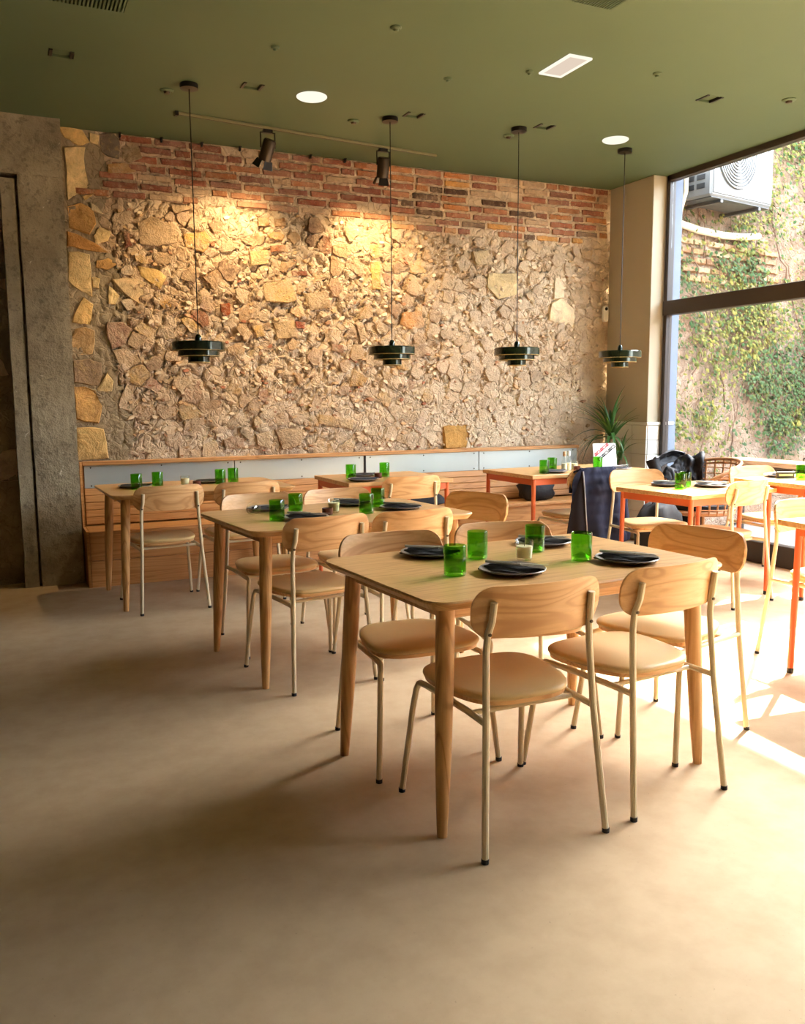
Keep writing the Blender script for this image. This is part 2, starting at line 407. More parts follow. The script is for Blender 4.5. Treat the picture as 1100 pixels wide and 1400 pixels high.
mis = [1 if xs_[i] < .86 - .10 * (zs_[j] > 2.4) + .05 * math.sin(zs_[j] * 7) else 0 for j in range(nz) for i in range(nx)]
mb.v = vs; mb.f = fs; mb.mi = mis
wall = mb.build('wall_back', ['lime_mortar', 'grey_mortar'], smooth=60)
tag(wall, 'old rubble stone wall with brick courses below the ceiling', kind='structure')
tag(MB().box(((X0 + 5.36) / 2, YW + .22, 1.63), (5.36 - X0 + .2, .3, 3.3)).build('core', 'grey_mortar', wall, smooth=0))

wr = random.Random(5)
# bricks: a few chipped shapes shared by all courses
def brick_mesh(k):
    r = random.Random(100 + k); L, D, H = .262, .05, .047
    b = MB(); n = 7
    rings = []
    for s, (t, ins) in enumerate(((0, .0), (.72, .001), (1.0, .006))):
        ring = []
        pts = [(-L / 2 + L * i / n, -H / 2) for i in range(n)] + [(L / 2, -H / 2 + H * i / 2) for i in range(2)] + [(L / 2 - L * i / n, H / 2) for i in range(n)] + [(-L / 2, H / 2 - H * i / 2) for i in range(2)]
        for x, z in pts:
            jx, jz = r.uniform(-.004, .004), r.uniform(-.0035, .0035)
            sx = 1 - ins / (L / 2); sz = 1 - ins / (H / 2)
            ring.append((x * sx + jx, -D * t + r.uniform(-.002, .002), z * sz + jz))
        rings.append(ring)
    b.loft(rings, True, False, True)
    me = b.build('brick', 'brick_clay', None, smooth=50); d = me.data; bpy.data.objects.remove(me); return d
BM = [brick_mesh(k) for k in range(8)]
BC = [(146, 80, 58), (156, 90, 64), (136, 74, 56), (162, 100, 74), (150, 96, 76), (172, 114, 82), (140, 92, 76), (166, 104, 66)]
def brick(x, z, L, col, proud=0.0, rot=0.0):
    o = bpy.data.objects.new('brick', wr.choice(BM)); COL.objects.link(o); o.parent = wall
    o.location = (x, YW + .038 - proud, z); o.scale = (L / .262, 1, 1); o.rotation_euler = (0, rot, 0)
    o.color = lin(*col); return o
pitch = .0655
for row in range(9):
    z = ZC - .03 - row * pitch
    x = .60 + (.135 if row % 2 else 0) + wr.uniform(-.04, .04) + (.0 if row > 4 else .28 if row < 3 else .1)
    while x < 5.27:
        L = wr.choice([.262, .262, .27, .25, .13, .25, .262]); L = min(L, 5.29 - x)
        xc = x + L / 2
        if L > .06 and z - .03 > zsplit(xc) - .02 + .025 * math.sin(xc * 5.1) and wr.random() > .035:
            c = list(wr.choice(BC))
            if xc > 3.0 and wr.random() < .40: c = list(wr.choice([(206, 150, 84), (196, 132, 80), (182, 116, 66)]))
            if xc > 3.1 and wr.random() < .11: c = [84, 58, 44]
            if row >= 6 and wr.random() < .5: c = [int(v * .6 + w * .4) for v, w in zip(c, (206, 176, 144))]
            if wr.random() < .12: c = [188, 158, 128]
            brick(xc, z + wr.uniform(-.003, .003), L - .018, c, wr.uniform(-.003, .005), wr.uniform(-.008, .008))
        x += L + wr.uniform(.0, .012)

# traced larger stones: wall coordinates from the photograph's zoom windows
def px2wall(px, py):
    d = RW.transposed() @ Vector((px - 550, 700 - py, -1185.2)); t = YW / d.y
    return (d.x * t, 1.3296 + d.z * t)
def win(x0, y0, s, pts): return [px2wall(x0 + a / s, y0 + b / s) for a, b in pts]
YEL, PALE, OCH, GRY, TAN = (216, 178, 114), (224, 194, 140), (198, 152, 92), (150, 124, 96), (206, 170, 126)
A = lambda *p: win(80, 340, 4.4, p); B = lambda *p: win(80, 160, 4.4, p); C5 = lambda *p: win(540, 200, 3.667, p); C7 = lambda *p: win(540, 400, 3.667, p); C6 = lambda *p: win(250, 400, 3.667, p); C4 = lambda *p: win(250, 170, 3.667, p)
traced = [
 (A((65,25),(120,22),(182,40),(190,130),(197,285),(120,240),(65,190)), PALE, 1), (A((150,295),(205,340),(195,400),(188,455),(85,440),(110,370)), YEL, 1),
 (A((105,485),(160,475),(210,495),(212,560),(200,628),(120,635),(85,600),(88,530)), (196, 160, 112), 1), (A((92,675),(180,668),(250,690),(255,760),(238,825),(150,810),(98,800)), GRY, 1),
 (A((98,835),(160,838),(215,860),(258,950),(238,1045),(160,1035),(112,1020)), OCH, 1), (A((108,1085),(190,1078),(265,1088),(285,1170),(297,1258),(200,1262),(122,1268)), YEL, 1),
 (A((292,748),(328,800),(318,858),(233,852)), PALE, 1), (A((305,225),(366,280),(340,338),(300,328)), PALE, 1),
 (A((330,190),(400,178),(470,185),(550,220),(535,300),(510,342),(400,270)), (216, 186, 142), 1), (A((232,75),(300,58),(352,95),(300,127),(228,112)), OCH, 1),
 (A((200,172),(246,180),(240,238),(205,232)), PALE, 1), (A((480,108),(600,130),(642,170),(610,238),(500,170)), YEL, 1),
 (B((5,60),(80,66),(140,82),(182,150),(120,172),(40,122)), YEL, 1), (B((185,98),(242,110),(236,168),(190,152)), PALE, 1),
 (B((35,192),(100,182),(156,186),(150,260),(166,360),(182,410),(60,492),(50,330)), PALE, 1), (B((60,540),(130,522),(205,560),(222,640),(182,702),(70,662)), OCH, 1),
 (B((55,690),(120,710),(210,755),(285,812),(160,800),(60,772)), (194, 142, 82), 1), (B((245,665),(312,690),(292,750),(222,762),(213,720)), PALE, 1),
 (B((190,513),(232,540),(272,592),(200,562)), (196, 176, 140), 1), (B((145,480),(218,460),(160,502)), YEL, 1),
 (B((250,110),(330,105),(365,150),(360,250),(300,235),(262,205)), (120, 104, 88), 1), (B((290,290),(400,275),(470,300),(460,330),(300,345)), OCH, 0),
 (B((380,190),(480,180),(500,250),(420,280),(385,250)), (176, 146, 110), 0), (B((385,685),(420,690),(440,770),(400,790)), (152, 90, 66), 0),
 (B((470,640),(560,600),(700,660),(710,760),(600,780),(490,760)), TAN, 0),
 (C5((778,790),(830,765),(895,822),(890,905),(840,895),(775,870)), (236, 214, 176), 1), (C5((930,515),(985,530),(972,572),(935,562)), OCH, 0),
 (C5((470,640),(600,640),(606,740),(520,762),(468,705)), (206, 184, 140), 1), (C5((800,645),(838,620),(842,760),(790,765)), (226, 206, 176), 1),
 (C5((975,680),(1040,675),(1030,730),(985,720)), (186, 120, 70), 0), (C5((870,720),(960,715),(965,790),(890,795)), TAN, 0),
 (C5((380,530),(470,520),(490,590),(400,600)), (214, 184, 126), 0),
 (C7((240,675),(300,662),(372,668),(350,772),(250,778)), (186, 140, 76), 1), (C7((35,100),(130,95),(145,170),(80,190),(30,160)), (214, 148, 84), 0),
 (C6((680,612),(770,618),(857,642),(850,688),(760,672),(678,656)), (214, 170, 102), 0), (C6((850,380),(922,430),(900,472),(835,467)), (206, 146, 40), 0),
 (C6((200,742),(250,722),(305,735),(300,775),(215,788)), (166, 112, 76), 0), (C6((460,692),(530,680),(602,690),(590,762),(500,788)), (190, 154, 116), 0),
 (C6((285,672),(342,678),(330,738),(290,712)), (126, 98, 76), 0), (C6((365,710),(432,700),(437,782),(370,762)), (182, 146, 106), 0),
 (C6((742,258),(808,268),(800,302),(742,290)), (176, 108, 74), 0), (C6((345,170),(390,160),(412,215),(370,230)), (222, 176, 96), 0),
 (C6((560,405),(600,405),(605,450),(570,462)), (142, 78, 58), 0), (C6((560,145),(612,150),(605,182),(562,178)), (170, 92, 66), 0),
 (C6((185,55),(232,50),(238,110),(195,118)), (182, 96, 56), 0), (C6((450,150),(560,140),(572,225),(470,235)), (206, 172, 126), 0),
 (C4((5,552),(110,538),(152,590),(100,642),(15,615)), (220, 168, 86), 0), (C4((370,470),(430,468),(428,508),(375,512)), (196, 146, 88), 0),
 (C4((455,472),(510,470),(512,512),(460,512)), (180, 128, 80), 0), (C4((440,612),(520,605),(528,640),(440,640)), (182, 118, 80), 0),
 (C4((540,735),(620,738),(620,762),(545,762)), (160, 98, 74), 0), (C4((330,640),(425,630),(430,700),(340,712)), (232, 198, 140), 0),
 (C4((400,790),(540,775),(570,880),(520,900),(415,890)), (222, 184, 122), 0),
 (C4((600,850),(720,840),(740,920),(640,930)), (200, 166, 128), 0), (C4((940,690),(985,690),(985,830),(945,830)), (230, 186, 104), 0),
]
def inside(p, poly):
    c = False; n = len(poly)
    for i in range(n):
        a, b = poly[i], poly[(i + 1) % n]
        if (a[1] > p[1]) != (b[1] > p[1]) and p[0] < (b[0] - a[0]) * (p[1] - a[1]) / (b[1] - a[1]) + a[0]: c = not c
    return c
def resample(poly, step):
    out = []
    for i in range(len(poly)):
        a, b = poly[i], poly[(i + 1) % len(poly)]; d = math.dist(a, b); n = max(1, round(d / step))
        out += [(a[0] + (b[0] - a[0]) * k / n, a[1] + (b[1] - a[1]) * k / n) for k in range(n)]
    return out
def stone(poly, col, mat, h, rough=.006, y=None, par=None, seed=0, soft=1):
    r = random.Random(seed); per = sum(math.dist(poly[i], poly[(i + 1) % len(poly)]) for i in range(len(poly)))
    pts = resample(poly, max(.024, per / 16))
    for _ in range(soft):   # rounding passes
        n = len(pts); pts = [((pts[i - 1][0] + 2 * pts[i][0] + pts[(i + 1) % n][0]) / 4, (pts[i - 1][1] + 2 * pts[i][1] + pts[(i + 1) % n][1]) / 4) for i in range(n)]
    cx = sum(p[0] for p in pts) / len(pts); cz = sum(p[1] for p in pts) / len(pts)
    tx, tz = r.uniform(-.12, .12), r.uniform(-.12, .12)
    pts = [(x + r.uniform(-1, 1) * rough, z + r.uniform(-1, 1) * rough) for x, z in pts]
    rings = []
    for s, t in ((1.02, -.5), (1.0, .45), (.95, .92), (.62, 1.0), (.3, 1.03)):
        rings.append([((x - cx) * s, -(h * t + (tx * (x - cx) + tz * (z - cz)) * s * (t > .5) + (r.uniform(-.004, .004) if t > .3 else 0)), (z - cz) * s) for x, z in pts])
    o = MB().loft(rings, True, False, True).build('stone', mat, par or wall, smooth=48)
    o.location = (cx, YW if y is None else y, cz); o.color = lin(*col); return o
for i, (poly, col, q) in enumerate(traced):
    if q:
        qx = sum(p[0] for p in poly) / len(poly); qz = sum(p[1] for p in poly) / len(poly)
        poly = [(qx + (x - qx) * 1.07, qz + (z - qz) * 1.05) for x, z in poly]
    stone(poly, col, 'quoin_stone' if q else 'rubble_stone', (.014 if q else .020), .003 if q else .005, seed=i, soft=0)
# the rubble between them: cells of a seeded tessellation
def clip(poly, m, nrm):
    out = []; n = len(poly)
    for i in range(n):
        a, b = poly[i], poly[(i + 1) % n]
        da = (a[0] - m[0]) * nrm[0] + (a[1] - m[1]) * nrm[1]; db = (b[0] - m[0]) * nrm[0] + (b[1] - m[1]) * nrm[1]
        if da <= 0: out.append(a)
        if (da <= 0) != (db <= 0):
            t = da / (da - db); out.append((a[0] + (b[0] - a[0]) * t, a[1] + (b[1] - a[1]) * t))
    return out
seeds = []; ghosts = []
for poly, col, q in traced:
    cx = sum(p[0] for p in poly) / len(poly); cz = sum(p[1] for p in poly) / len(poly)
    ghosts.append((cx, cz))
    for k in resample(poly, .07): ghosts.append((cx + (k[0] - cx) * .86, cz + (k[1] - cz) * .86))
def dmin(p, L, lim):
    for q in L:
        if abs(q[0] - p[0]) < lim and math.hypot(q[0] - p[0], (q[1] - p[1]) * 1.3) < lim: return True
    return False
tries = 0
while tries < 12000:
    tries += 1
    p = (wr.uniform(-.25, 5.28), wr.uniform(.9, 2.80))
    if p[0] < .84 and p[0] > .1: continue
    lim = wr.choice([.09, .12, .14, .17, .21])
    if p[1] > zsplit(p[0]) - .03 or any(inside(p, t[0]) for t in traced) or dmin(p, ghosts, .05) or dmin(p, seeds, lim): continue
    seeds.append(p)
allp = seeds + ghosts
chips = MB(); count = 0
PAL = [(206, 168, 128), (214, 180, 142), (192, 150, 110), (224, 196, 162), (176, 140, 112), (204, 168, 142), (220, 178, 116), (164, 130, 104), (228, 202, 172), (190, 146, 122)]
for i, s in enumerate(seeds):
    near = sorted((q for q in allp if q is not s and abs(q[0] - s[0]) < .5 and abs(q[1] - s[1]) < .5), key=lambda q: (q[0] - s[0]) ** 2 + (q[1] - s[1]) ** 2)[:22]
    poly = [(s[0] - .22, s[1] - .15), (s[0] + .22, s[1] - .15), (s[0] + .22, s[1] + .15), (s[0] - .22, s[1] + .15)]
    gap = wr.uniform(.002, .007)
    for q in near:
        d = (q[0] - s[0], q[1] - s[1]); l = math.hypot(*d); nr = (d[0] / l, d[1] / l)
        poly = clip(poly, (s[0] + d[0] / 2 - nr[0] * gap, s[1] + d[1] / 2 - nr[1] * gap), nr)
        if len(poly) < 3: break
    poly = clip(poly, (0, zsplit(s[0]) - .02), (0, 1)) if len(poly) > 2 else poly
    poly = clip(poly, (5.285, 0), (1, 0)) if len(poly) > 2 else poly
    if len(poly) < 3: continue
    ar = abs(sum(poly[k][0] * poly[(k + 1) % len(poly)][1] - poly[(k + 1) % len(poly)][0] * poly[k][1] for k in range(len(poly)))) / 2
    if ar < .0012: continue
    c = list(wr.choice(PAL)); u = wr.random()
    if u < .05: c = [178, 124, 94]
    elif u < .12: c = [212, 162, 96]
    elif u < .15: c = [140, 108, 82]
    # lime-washed towards the lower right, and paler there with light put into the colour
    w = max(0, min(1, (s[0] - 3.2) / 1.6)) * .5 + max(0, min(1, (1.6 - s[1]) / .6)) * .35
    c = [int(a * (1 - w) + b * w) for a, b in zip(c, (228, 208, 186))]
    h = wr.uniform(.004, .024) * (1 - .4 * w) * (.6 if s[1] < 1.45 else 1.0)
    if count < 250:
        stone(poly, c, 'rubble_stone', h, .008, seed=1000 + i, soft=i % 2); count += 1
# uncountable small chips pressed into the mortar
ch = MB()
for k in range(900):
    x = wr.uniform(.84, 5.27); z = wr.uniform(.88, 2.78)
    if z > zsplit(x) - .01 or any(inside((x, z), t[0]) for t in traced): continue
    r_ = wr.uniform(.007, .02); n = 5; a0 = wr.uniform(0, 6); st = wr.uniform(1, 2.2); ang = wr.uniform(-.6, .6)
    hh = wr.uniform(.008, .020); base = []; top = []
    for j in range(n):
        a = a0 + j * 2 * PI / n; u, v_ = r_ * st * math.cos(a) * wr.uniform(.7, 1.2), r_ * math.sin(a) * wr.uniform(.7, 1.2)
        u, v_ = u * math.cos(ang) - v_ * math.sin(ang), u * math.sin(ang) + v_ * math.cos(ang)
        base.append((x + u, YW + .01, z + v_)); top.append((x + u * .75, YW - hh, z + v_ * .75))
    ch.add(base + top, [(j, (j + 1) % n, n + (j + 1) % n, n + j) for j in range(n)] + [tuple(range(n, 2 * n))], wr.choice([0, 0, 0, 2, 2, 2, 2, 1, 3] if x < 3.4 else [0, 2, 2, 2, 2, 2, 2, 2, 0, 0, 1]))
for nm, cc in (('chip_tan', (204, 168, 126)), ('chip_brown', (166, 124, 92)), ('chip_pale', (228, 206, 174)), ('chip_red', (172, 112, 82))): plain(nm, lin(*cc), .9, bump=.6, bs=50, var=.25)
o = ch.build('stone_chips', ['chip_tan', 'chip_brown', 'chip_pale', 'chip_red'], wall, smooth=40); tag(o, kind='stuff')

# concrete column at the left end of the wall
col = thing('column', (0, 0, 0), 0, 'weathered raw concrete column with a block head, left of the bench', 'column')
col['kind'] = 'structure'; del col['category']
def rough_slab(name, x0, x1, y0, y1, z0, z1, amp, par, seed):
    b = MB(); n = 10; m = max(6, int((z1 - z0) / .12)); rings = []
    for j in range(m + 1):
        z = z0 + (z1 - z0) * j / m; ring = []
        pts = [(x0 + (x1 - x0) * i / n, y0) for i in range(n)] + [(x1, y0 + (y1 - y0) * i / 3) for i in range(3)] + [(x1 - (x1 - x0) * i / n, y1) for i in range(n)] + [(x0, y1 - (y1 - y0) * i / 3) for i in range(3)]
        for x, y in pts:
            d = amp * fbm(x * 6 + seed, z * 5, y * 6)
            ring.append((x + d * .6, y + d, z))
        rings.append(ring)
    b.loft(rings); return b.build(name, 'concrete', par, smooth=55)
rough_slab('column_shaft', .196, .485, 6.665, 6.88, 0, 2.87, .010, col, 1)
rough_slab('column_side_strip', .085, .176, 6.666, 6.88, 0, 2.83, .010, col, 4)
MB().box((.186, 6.80, 1.42), (.05, .16, 2.84)).build('column_groove', 'concrete', col, smooth=0)
rough_slab('column_head', .03, .487, 6.655, 6.88, 2.86, 3.25, .008, col, 9)

# black clips along the top of the wall
for k, (px, py) in enumerate(((163, 186), (220, 194), (275, 201), (327, 207), (423, 221), (470, 228))):
    x, z = px2wall(px, py)
    o = MB().box((0, -.012, 0), (.014, .03, .03), .003).box((0, -.02, .014), (.02, .02, .006)).build('wall_clip', 'black_metal', None, loc=(x, YW - .012, ZC - .016))
    tag(o, 'small black clip at the ceiling edge, ' + ['nearest the concrete column', 'just left of the first pendant cord', 'just right of the first pendant cord', 'left of the tilted spotlight', 'right of the tilted spotlight', 'nearest the second spotlight'][k], 'clip', 'black clips along the top of the brick wall')

# ------------------------------------------------------------------ pier beside the glazing
pier = thing('pier', label='beige painted pier with a tiled dado beside the window', kind='structure')
MB().box((5.46, 6.55, 1.626), (.30, .60, 3.252), .004).build('pier_shaft', 'pier_paint', pier)
MB().box((5.572, 6.545, 1.6), (.115, .614, 3.3), 0).build('outer_reveal', 'jamb_blue', pier)
MB().box((5.448, 6.545, 1.085), (.312, .64, .028), .005).build('dado_cap', 'tile_white', pier)
for k in range(8):
    z = 1.07 - .066 - k * .132
    zz = .128
    MB().box((5.378, 6.243, z), (.135, .014, zz), .003).build('tile', 'tile_white', pier)
    for j in range(3):
        MB().box((5.303, 6.34 + j * .2, z), (.014, .196, zz), .003).build('tile', 'tile_white', pier)

# ------------------------------------------------------------------ glazing
wnd = thing('window_1', label='full height glazing in a dark steel frame', kind='structure')
YA, YB = .2, 6.235; ym = (YA + YB) / 2; yl = YB - YA
def fr(name, c, d): return MB().box(c, d, .004).build(name, 'dark_frame', wnd)
fr('frame_head', (XW, ym, ZC - .025), (.07, yl, .05)); fr('frame_transom', (XW, ym, 2.11), (.09, yl, .125)); fr('frame_kerb', (XW, ym, .085), (.09, yl, .17))
fr('frame_jamb', (XW, YB - .02, 1.626), (.07, .04, ZC - .01)); fr('frame_jamb', (XW, YA + .02, 1.626), (.07, .04, ZC - .01))
for y in (2.6, 1.4): fr('mullion', (XW, y, 1.626), (.07, .05, ZC - .01))
edges = [YA + .04, 1.375, 1.425, 2.575, 2.625, YB - .04]
for a, b in ((edges[0], edges[1]), (edges[2], edges[3]), (edges[4], edges[5])):
    for z0, z1 in ((.17, 2.0475), (2.1725, ZC - .05)):
        MB().box((XW, (a + b) / 2, (z0 + z1) / 2), (.008, b - a, z1 - z0)).build('glass_pane', 'window_glass', wnd, smooth=0)
# ------------------------------------------------------------------ bench along the wall
bench = thing('bench', (0, 0, 0), 0, 'long wooden wall bench with pale metal back panels below the rubble wall', 'bench')
BX0, BX1 = .515, 4.95; BF = 6.46
MB().box(((BX0 + BX1) / 2, 6.805, .868), (BX1 - BX0, .07, .03), .004).build('top_rail', 'bench_wood', bench)
pj = [BX0 + .012, 1.655, 2.772, 3.88, BX1]
for a, b in zip(pj, pj[1:]):
    MB().box(((a + b) / 2, 6.812, .768), (b - a - .006, .02, .172), .002).build('back_panel', 'panel_metal', bench)
    for xx in (a + .05, (a + b) / 2, b - .05):
        for zz in (.835, .70): MB().lathe([(.0, .004), (.005, .003), (.006, 0)], n=8).build('screw', 'bronze', bench, loc=(xx, 6.801, zz)).rotation_euler = (R(90), 0, 0)
MB().box((2.772, 6.797, .775), (.016, .012, .18), .002).build('panel_joint', 'black_metal', bench)
for k in range(5):   # back slats lean slightly
    z = .655 - k * .053
    MB().box(((BX0 + BX1) / 2, 6.80 - k * .010, z), (BX1 - BX0 - .02, .022, .0505), .003, rot=Matrix.Rotation(R(-8), 3, 'X')).build('back_slat', 'bench_wood', bench)
MB().box(((BX0 + BX1) / 2, 6.835, .43), (BX1 - BX0 - .01, .03, .84), 0).build('back_board', 'bench_wood', bench)
for k, (a, b) in enumerate(((BX0, 2.0), (2.0, 3.5), (3.5, BX1))):
    MB().box(((a + b) / 2, (BF + 6.80) / 2 - .01, .393), (b - a - .003, 6.80 - BF + .02, .026), .003).build('seat_board', 'bench_wood', bench)
    for z0, z1 in ((.0, .19), (.193, .378)):
        MB().box(((a + b) / 2, BF + .012, (z0 + z1) / 2), (b - a - .003, .022, z1 - z0), .002).build('front_board', 'bench_wood', bench)
# end cheek, following the seat and the back
prof = [(BF, 0), (BF, .405), (6.74, .405), (6.765, .66), (6.765, .88), (6.845, .88), (6.845, 0)]
mb = MB(); mb.loft([[(BX0 - .018, y, z) for y, z in prof], [(BX0 + .0, y, z) for y, z in prof]])
mb.build('end_cheek', 'bench_wood', bench, smooth=0)

# ------------------------------------------------------------------ dining chair
def make_chair():
    c = thing('dining_chair')
    # upholstered pad: rounded trapezoid, wider at the front
    def outline(k, n=44):
        pts = []
        for i in range(n):
            a = 2 * PI * i / n; ca, sa = math.cos(a), math.sin(a)
            e = .52
            x = math.copysign(abs(ca) ** e, ca); y = math.copysign(abs(sa) ** (.62 if sa > 0 else .78), sa)
            w = .205 + .022 * y
            pts.append((x * w * k, (y * .205) * k + .03))
        return pts
    rings = []
    for k, z in ((.94, .4335), (.99, .4355), (1.0, .441), (.996, .4475), (.975, .4525), (.9, .4555), (.6, .457), (.1, .4575)):
        rings.append([(x, y, z) for x, y in outline(k)])
    MB().loft(rings).build('seat', 'seat_leather', c, smooth=60)
    rings = [[(x, y, z) for x, y in outline(k)] for k, z in ((.92, .4185), (.965, .4205), (.97, .4335))]
    MB().loft(rings).build('seat_shell', 'oak_back', c, smooth=40)
    # curved plywood back
    cur = .52; zc = .722; BW, BH, BR = .2275, .079, .066
    def P(u, v, off):
        a = u / cur; y = -.232 + cur * (1 - math.cos(a)) - v * .16
        return (cur * math.sin(a) - math.sin(a) * off, y + math.cos(a) * off, zc + v)
    def hh(u):
        d = abs(u) - (BW - BR); return BH if d <= 0 else BH - BR + math.sqrt(max(0, BR * BR - d * d))
    us = sorted([-(BW - BR) + 2 * (BW - BR) * k / 16 for k in range(17)] + [s_ * (BW - BR + BR * math.sin(PI / 2 * k / 8)) for k in range(1, 9) for s_ in (-1, 1)])
    nv = 10; rows = []
    for u in us:
        h_ = hh(u); e_ = min(1, .75 + .0) ; ring = []
        for k in range(nv + 1): ring.append(P(u, -h_ + 2 * h_ * k / nv, .0065 if 0 < k < nv else .0045))
        for k in range(nv, -1, -1): ring.append(P(u, -h_ + 2 * h_ * k / nv, -.0065 if 0 < k < nv else -.0045))
        rows.append(ring)
    MB().loft(rows).build('backrest', 'oak_back', c, smooth=40)
    for s in (-1, 1):
        pts = [(s * .213, -.260, .012), (s * .188, -.218, .40), (s * .180, -.202, .60), (s * .177, -.205, .655), (s * .170, -.2185, .70), (s * .168, -.2265, .755)]
        leg = MB().tube(pts, .0105, 10).build('leg', 'cream_steel', c)
        MB().lathe([(.0, -.001), (.0115, -.001), (.0118, .013), (.0, .013)], n=10).build('foot_cap', 'black_rubber', leg, loc=(s * .2137, -.2612, .001))
        MB().lathe([(.0, 0), (.006, .0), (.005, .004), (.0, .005)], n=8).build('screw', 'bronze', leg, loc=(s * .176, -.216, .66)).rotation_euler = (R(95), 0, 0)
        pts = [(s * .236, .260, .012), (s * .214, .222, .30), (s * .207, .208, .372)]
        for k in range(1, 6):
            a = R(90 * k / 5); pts.append((s * (.206 - .012 * k / 5), .207 - .045 * (1 - math.cos(a)), .360 + .012 + .040 * math.sin(a) - .0))
        pts += [(s * .190, .05, .412 - .012), (s * .186, -.10, .400), (s * .187, -.214, .398)]
        pts = [p if i < 3 or i > 7 else (p[0], p[1], min(p[2], .400)) for i, p in enumerate(pts)]
        leg = MB().tube(pts, .0105, 10).build('leg', 'cream_steel', c)
        MB().lathe([(.0, -.001), (.0115, -.001), (.0118, .013), (.0, .013)], n=10).build('foot_cap', 'black_rubber', leg, loc=(s * .2368, .2614, .001))
    MB().tube([(-.19, .10, .398), (.19, .10, .398)], .009, 8).tube([(-.186, -.12, .398), (.186, -.12, .398)], .009, 8).build('stretcher', 'cream_steel', c)
    return c
chair0 = make_chair(); used_c = []
G1, G2, G3 = 'chairs around the front oak table', 'chairs around the middle oak table', 'chairs in front of the wall bench'
CH = [
 (1.40, 2.295, 0, 'oak dining chair nearest the camera, its back turned, tan seat pushed under the front table', G1),
 (1.92, 2.335, 6.4, 'oak dining chair turned away at the sunny near right corner of the front table', G1),
 (2.337, 2.607, 104, 'dining chair with shaded brown inner back at the right end of the front table', G1),
 (1.365, 2.905, 178, 'dining chair facing the camera at the far left of the front table', G1),
 (1.875, 2.945, 170, 'dining chair facing the camera at the far right of the front table', G1),
 (1.305, 3.925, 7, 'dining chair with pale grey seat at the near left of the middle table', G2),
 (1.765, 3.935, 3, 'dining chair turned away at the near right of the middle table', G2),
 (1.30, 4.56, 184, 'dining chair facing the camera at the far left of the middle table', G2),
 (1.79, 4.60, 184, 'dining chair facing the camera at the far right of the middle table', G2),
 (2.215, 4.15, 112, 'dining chair with shaded inner back at the right end of the middle table', G2),
 (.915, 5.735, 4, 'leftmost dining chair, its back turned, at the oak table by the bench', G3),
 (1.425, 5.755, 3, 'second dining chair from the left at the oak table by the bench', G3),
 (2.545, 5.585, 0, 'dining chair pushed under the small orange-framed table at the bench', G3),
 (3.97, 5.45, 0, 'dining chair with a navy quilted jacket over its back', G3),
 (4.15, 4.83, 170, 'dining chair facing the camera behind the sunlit orange-legged table', 'chairs by the window'),
 (4.245, 4.255, 11, 'sunlit dining chair turned away between the two orange-legged window tables', 'chairs by the window'),
 (5.13, 4.66, 176, 'dining chair facing the camera behind the table nearest the glazing', 'chairs by the window'),
 (3.715, 2.955, 181, 'overexposed dining chair facing the camera at the right edge of the picture', 'chairs by the window'),
]
for x, y, a, lab, grp in CH: place(chair0, used_c, (x, y, 0), R(a), lab, 'chair', grp)

# ------------------------------------------------------------------ oak tables with turned legs
ZT = .745
def make_table(L, Wd):
    t = thing('dining_table')
    rings = []
    for d, z in ((.022, ZT - .030), (.006, ZT - .014), (.001, ZT - .009), (.0, ZT - .004), (.003, ZT)):
        rings.append([(x, y, z) for x, y in rrect(L - 2 * d, Wd - 2 * d, .075 - d, 8)])
    MB().loft(rings).build('tabletop', 'oak', t, smooth=30)
    for sx in (-1, 1):
        for sy in (-1, 1):
            a = Vector((sx * (L / 2 - .095), sy * (Wd / 2 - .095), ZT - .029)); b = Vector((sx * (L / 2 - .062), sy * (Wd / 2 - .062), 0))
            pts = [a.lerp(b, k / 6) for k in range(7)]
            MB().tube(pts, [.029, .0295, .029, .0275, .025, .021, .016], 16).build('leg', 'oak_leg', t)
    for s in (-1, 1):
        MB().box((0, s * (Wd / 2 - .10), ZT - .052), (L - .22, .022, .045), .002).build('apron_rail', 'oak', t)
        MB().box((s * (L / 2 - .10), 0, ZT - .052), (.022, Wd - .22, .045), .002).build('apron_rail', 'oak', t)
    return t
tb = make_table(1.215, .83); ut = []
TABLES = [(1.665, 2.615, 4.0, 'large oak dining table with turned legs nearest the camera'), (1.545, 4.20, 5.6, 'middle oak dining table with turned legs'), (1.175, 6.005, 2.5, 'oak dining table with turned legs at the left of the bench')]
for x, y, a, lab in TABLES: place(tb, ut, (x, y, 0), R(a), lab, 'table', 'oak tables with turned legs')

# ------------------------------------------------------------------ tables with orange steel frames
ZO = .76
def orange_table(x, y, L, Wd, a, label, ZO=ZO, i=.035):
    t = thing('cafe_table', (x, y, 0), R(a), label, 'table', 'orange-framed tables')
    MB().box((0, 0, ZO - .014), (L, Wd, .028), .003).build('tabletop', 'oak', t)
    for s in (-1, 1):
        MB().box((0, s * (Wd / 2 - i), ZO - .052), (L - 2 * i + .022, .022, .046), .002).build('apron_rail', 'orange_steel', t)
        MB().box((s * (L / 2 - i), 0, ZO - .052), (.022, Wd - 2 * i - .022, .046), .002).build('apron_rail', 'orange_steel', t)
        for q in (-1, 1):
            lg = MB().tube([(s * (L / 2 - i), q * (Wd / 2 - i), ZO - .03), (s * (L / 2 - i + .006), q * (Wd / 2 - i + .006), .02)], [.0165, .0150], 12).build('leg', 'orange_steel', t)
            MB().lathe([(0, 0), (.0165, 0), (.0165, .024), (0, .024)], n=12).build('foot_cap', 'black_rubber', lg, loc=(s * (L / 2 - i + .006), q * (Wd / 2 - i + .006), 0))
    return t
orange_table(2.51, 5.83, .80, .72, 0, 'small orange-framed table at the bench, between the oak table and the navy jacket')
orange_table(4.07, 5.715, 1.16, .69, 2, 'orange-framed table at the bench holding the white card')
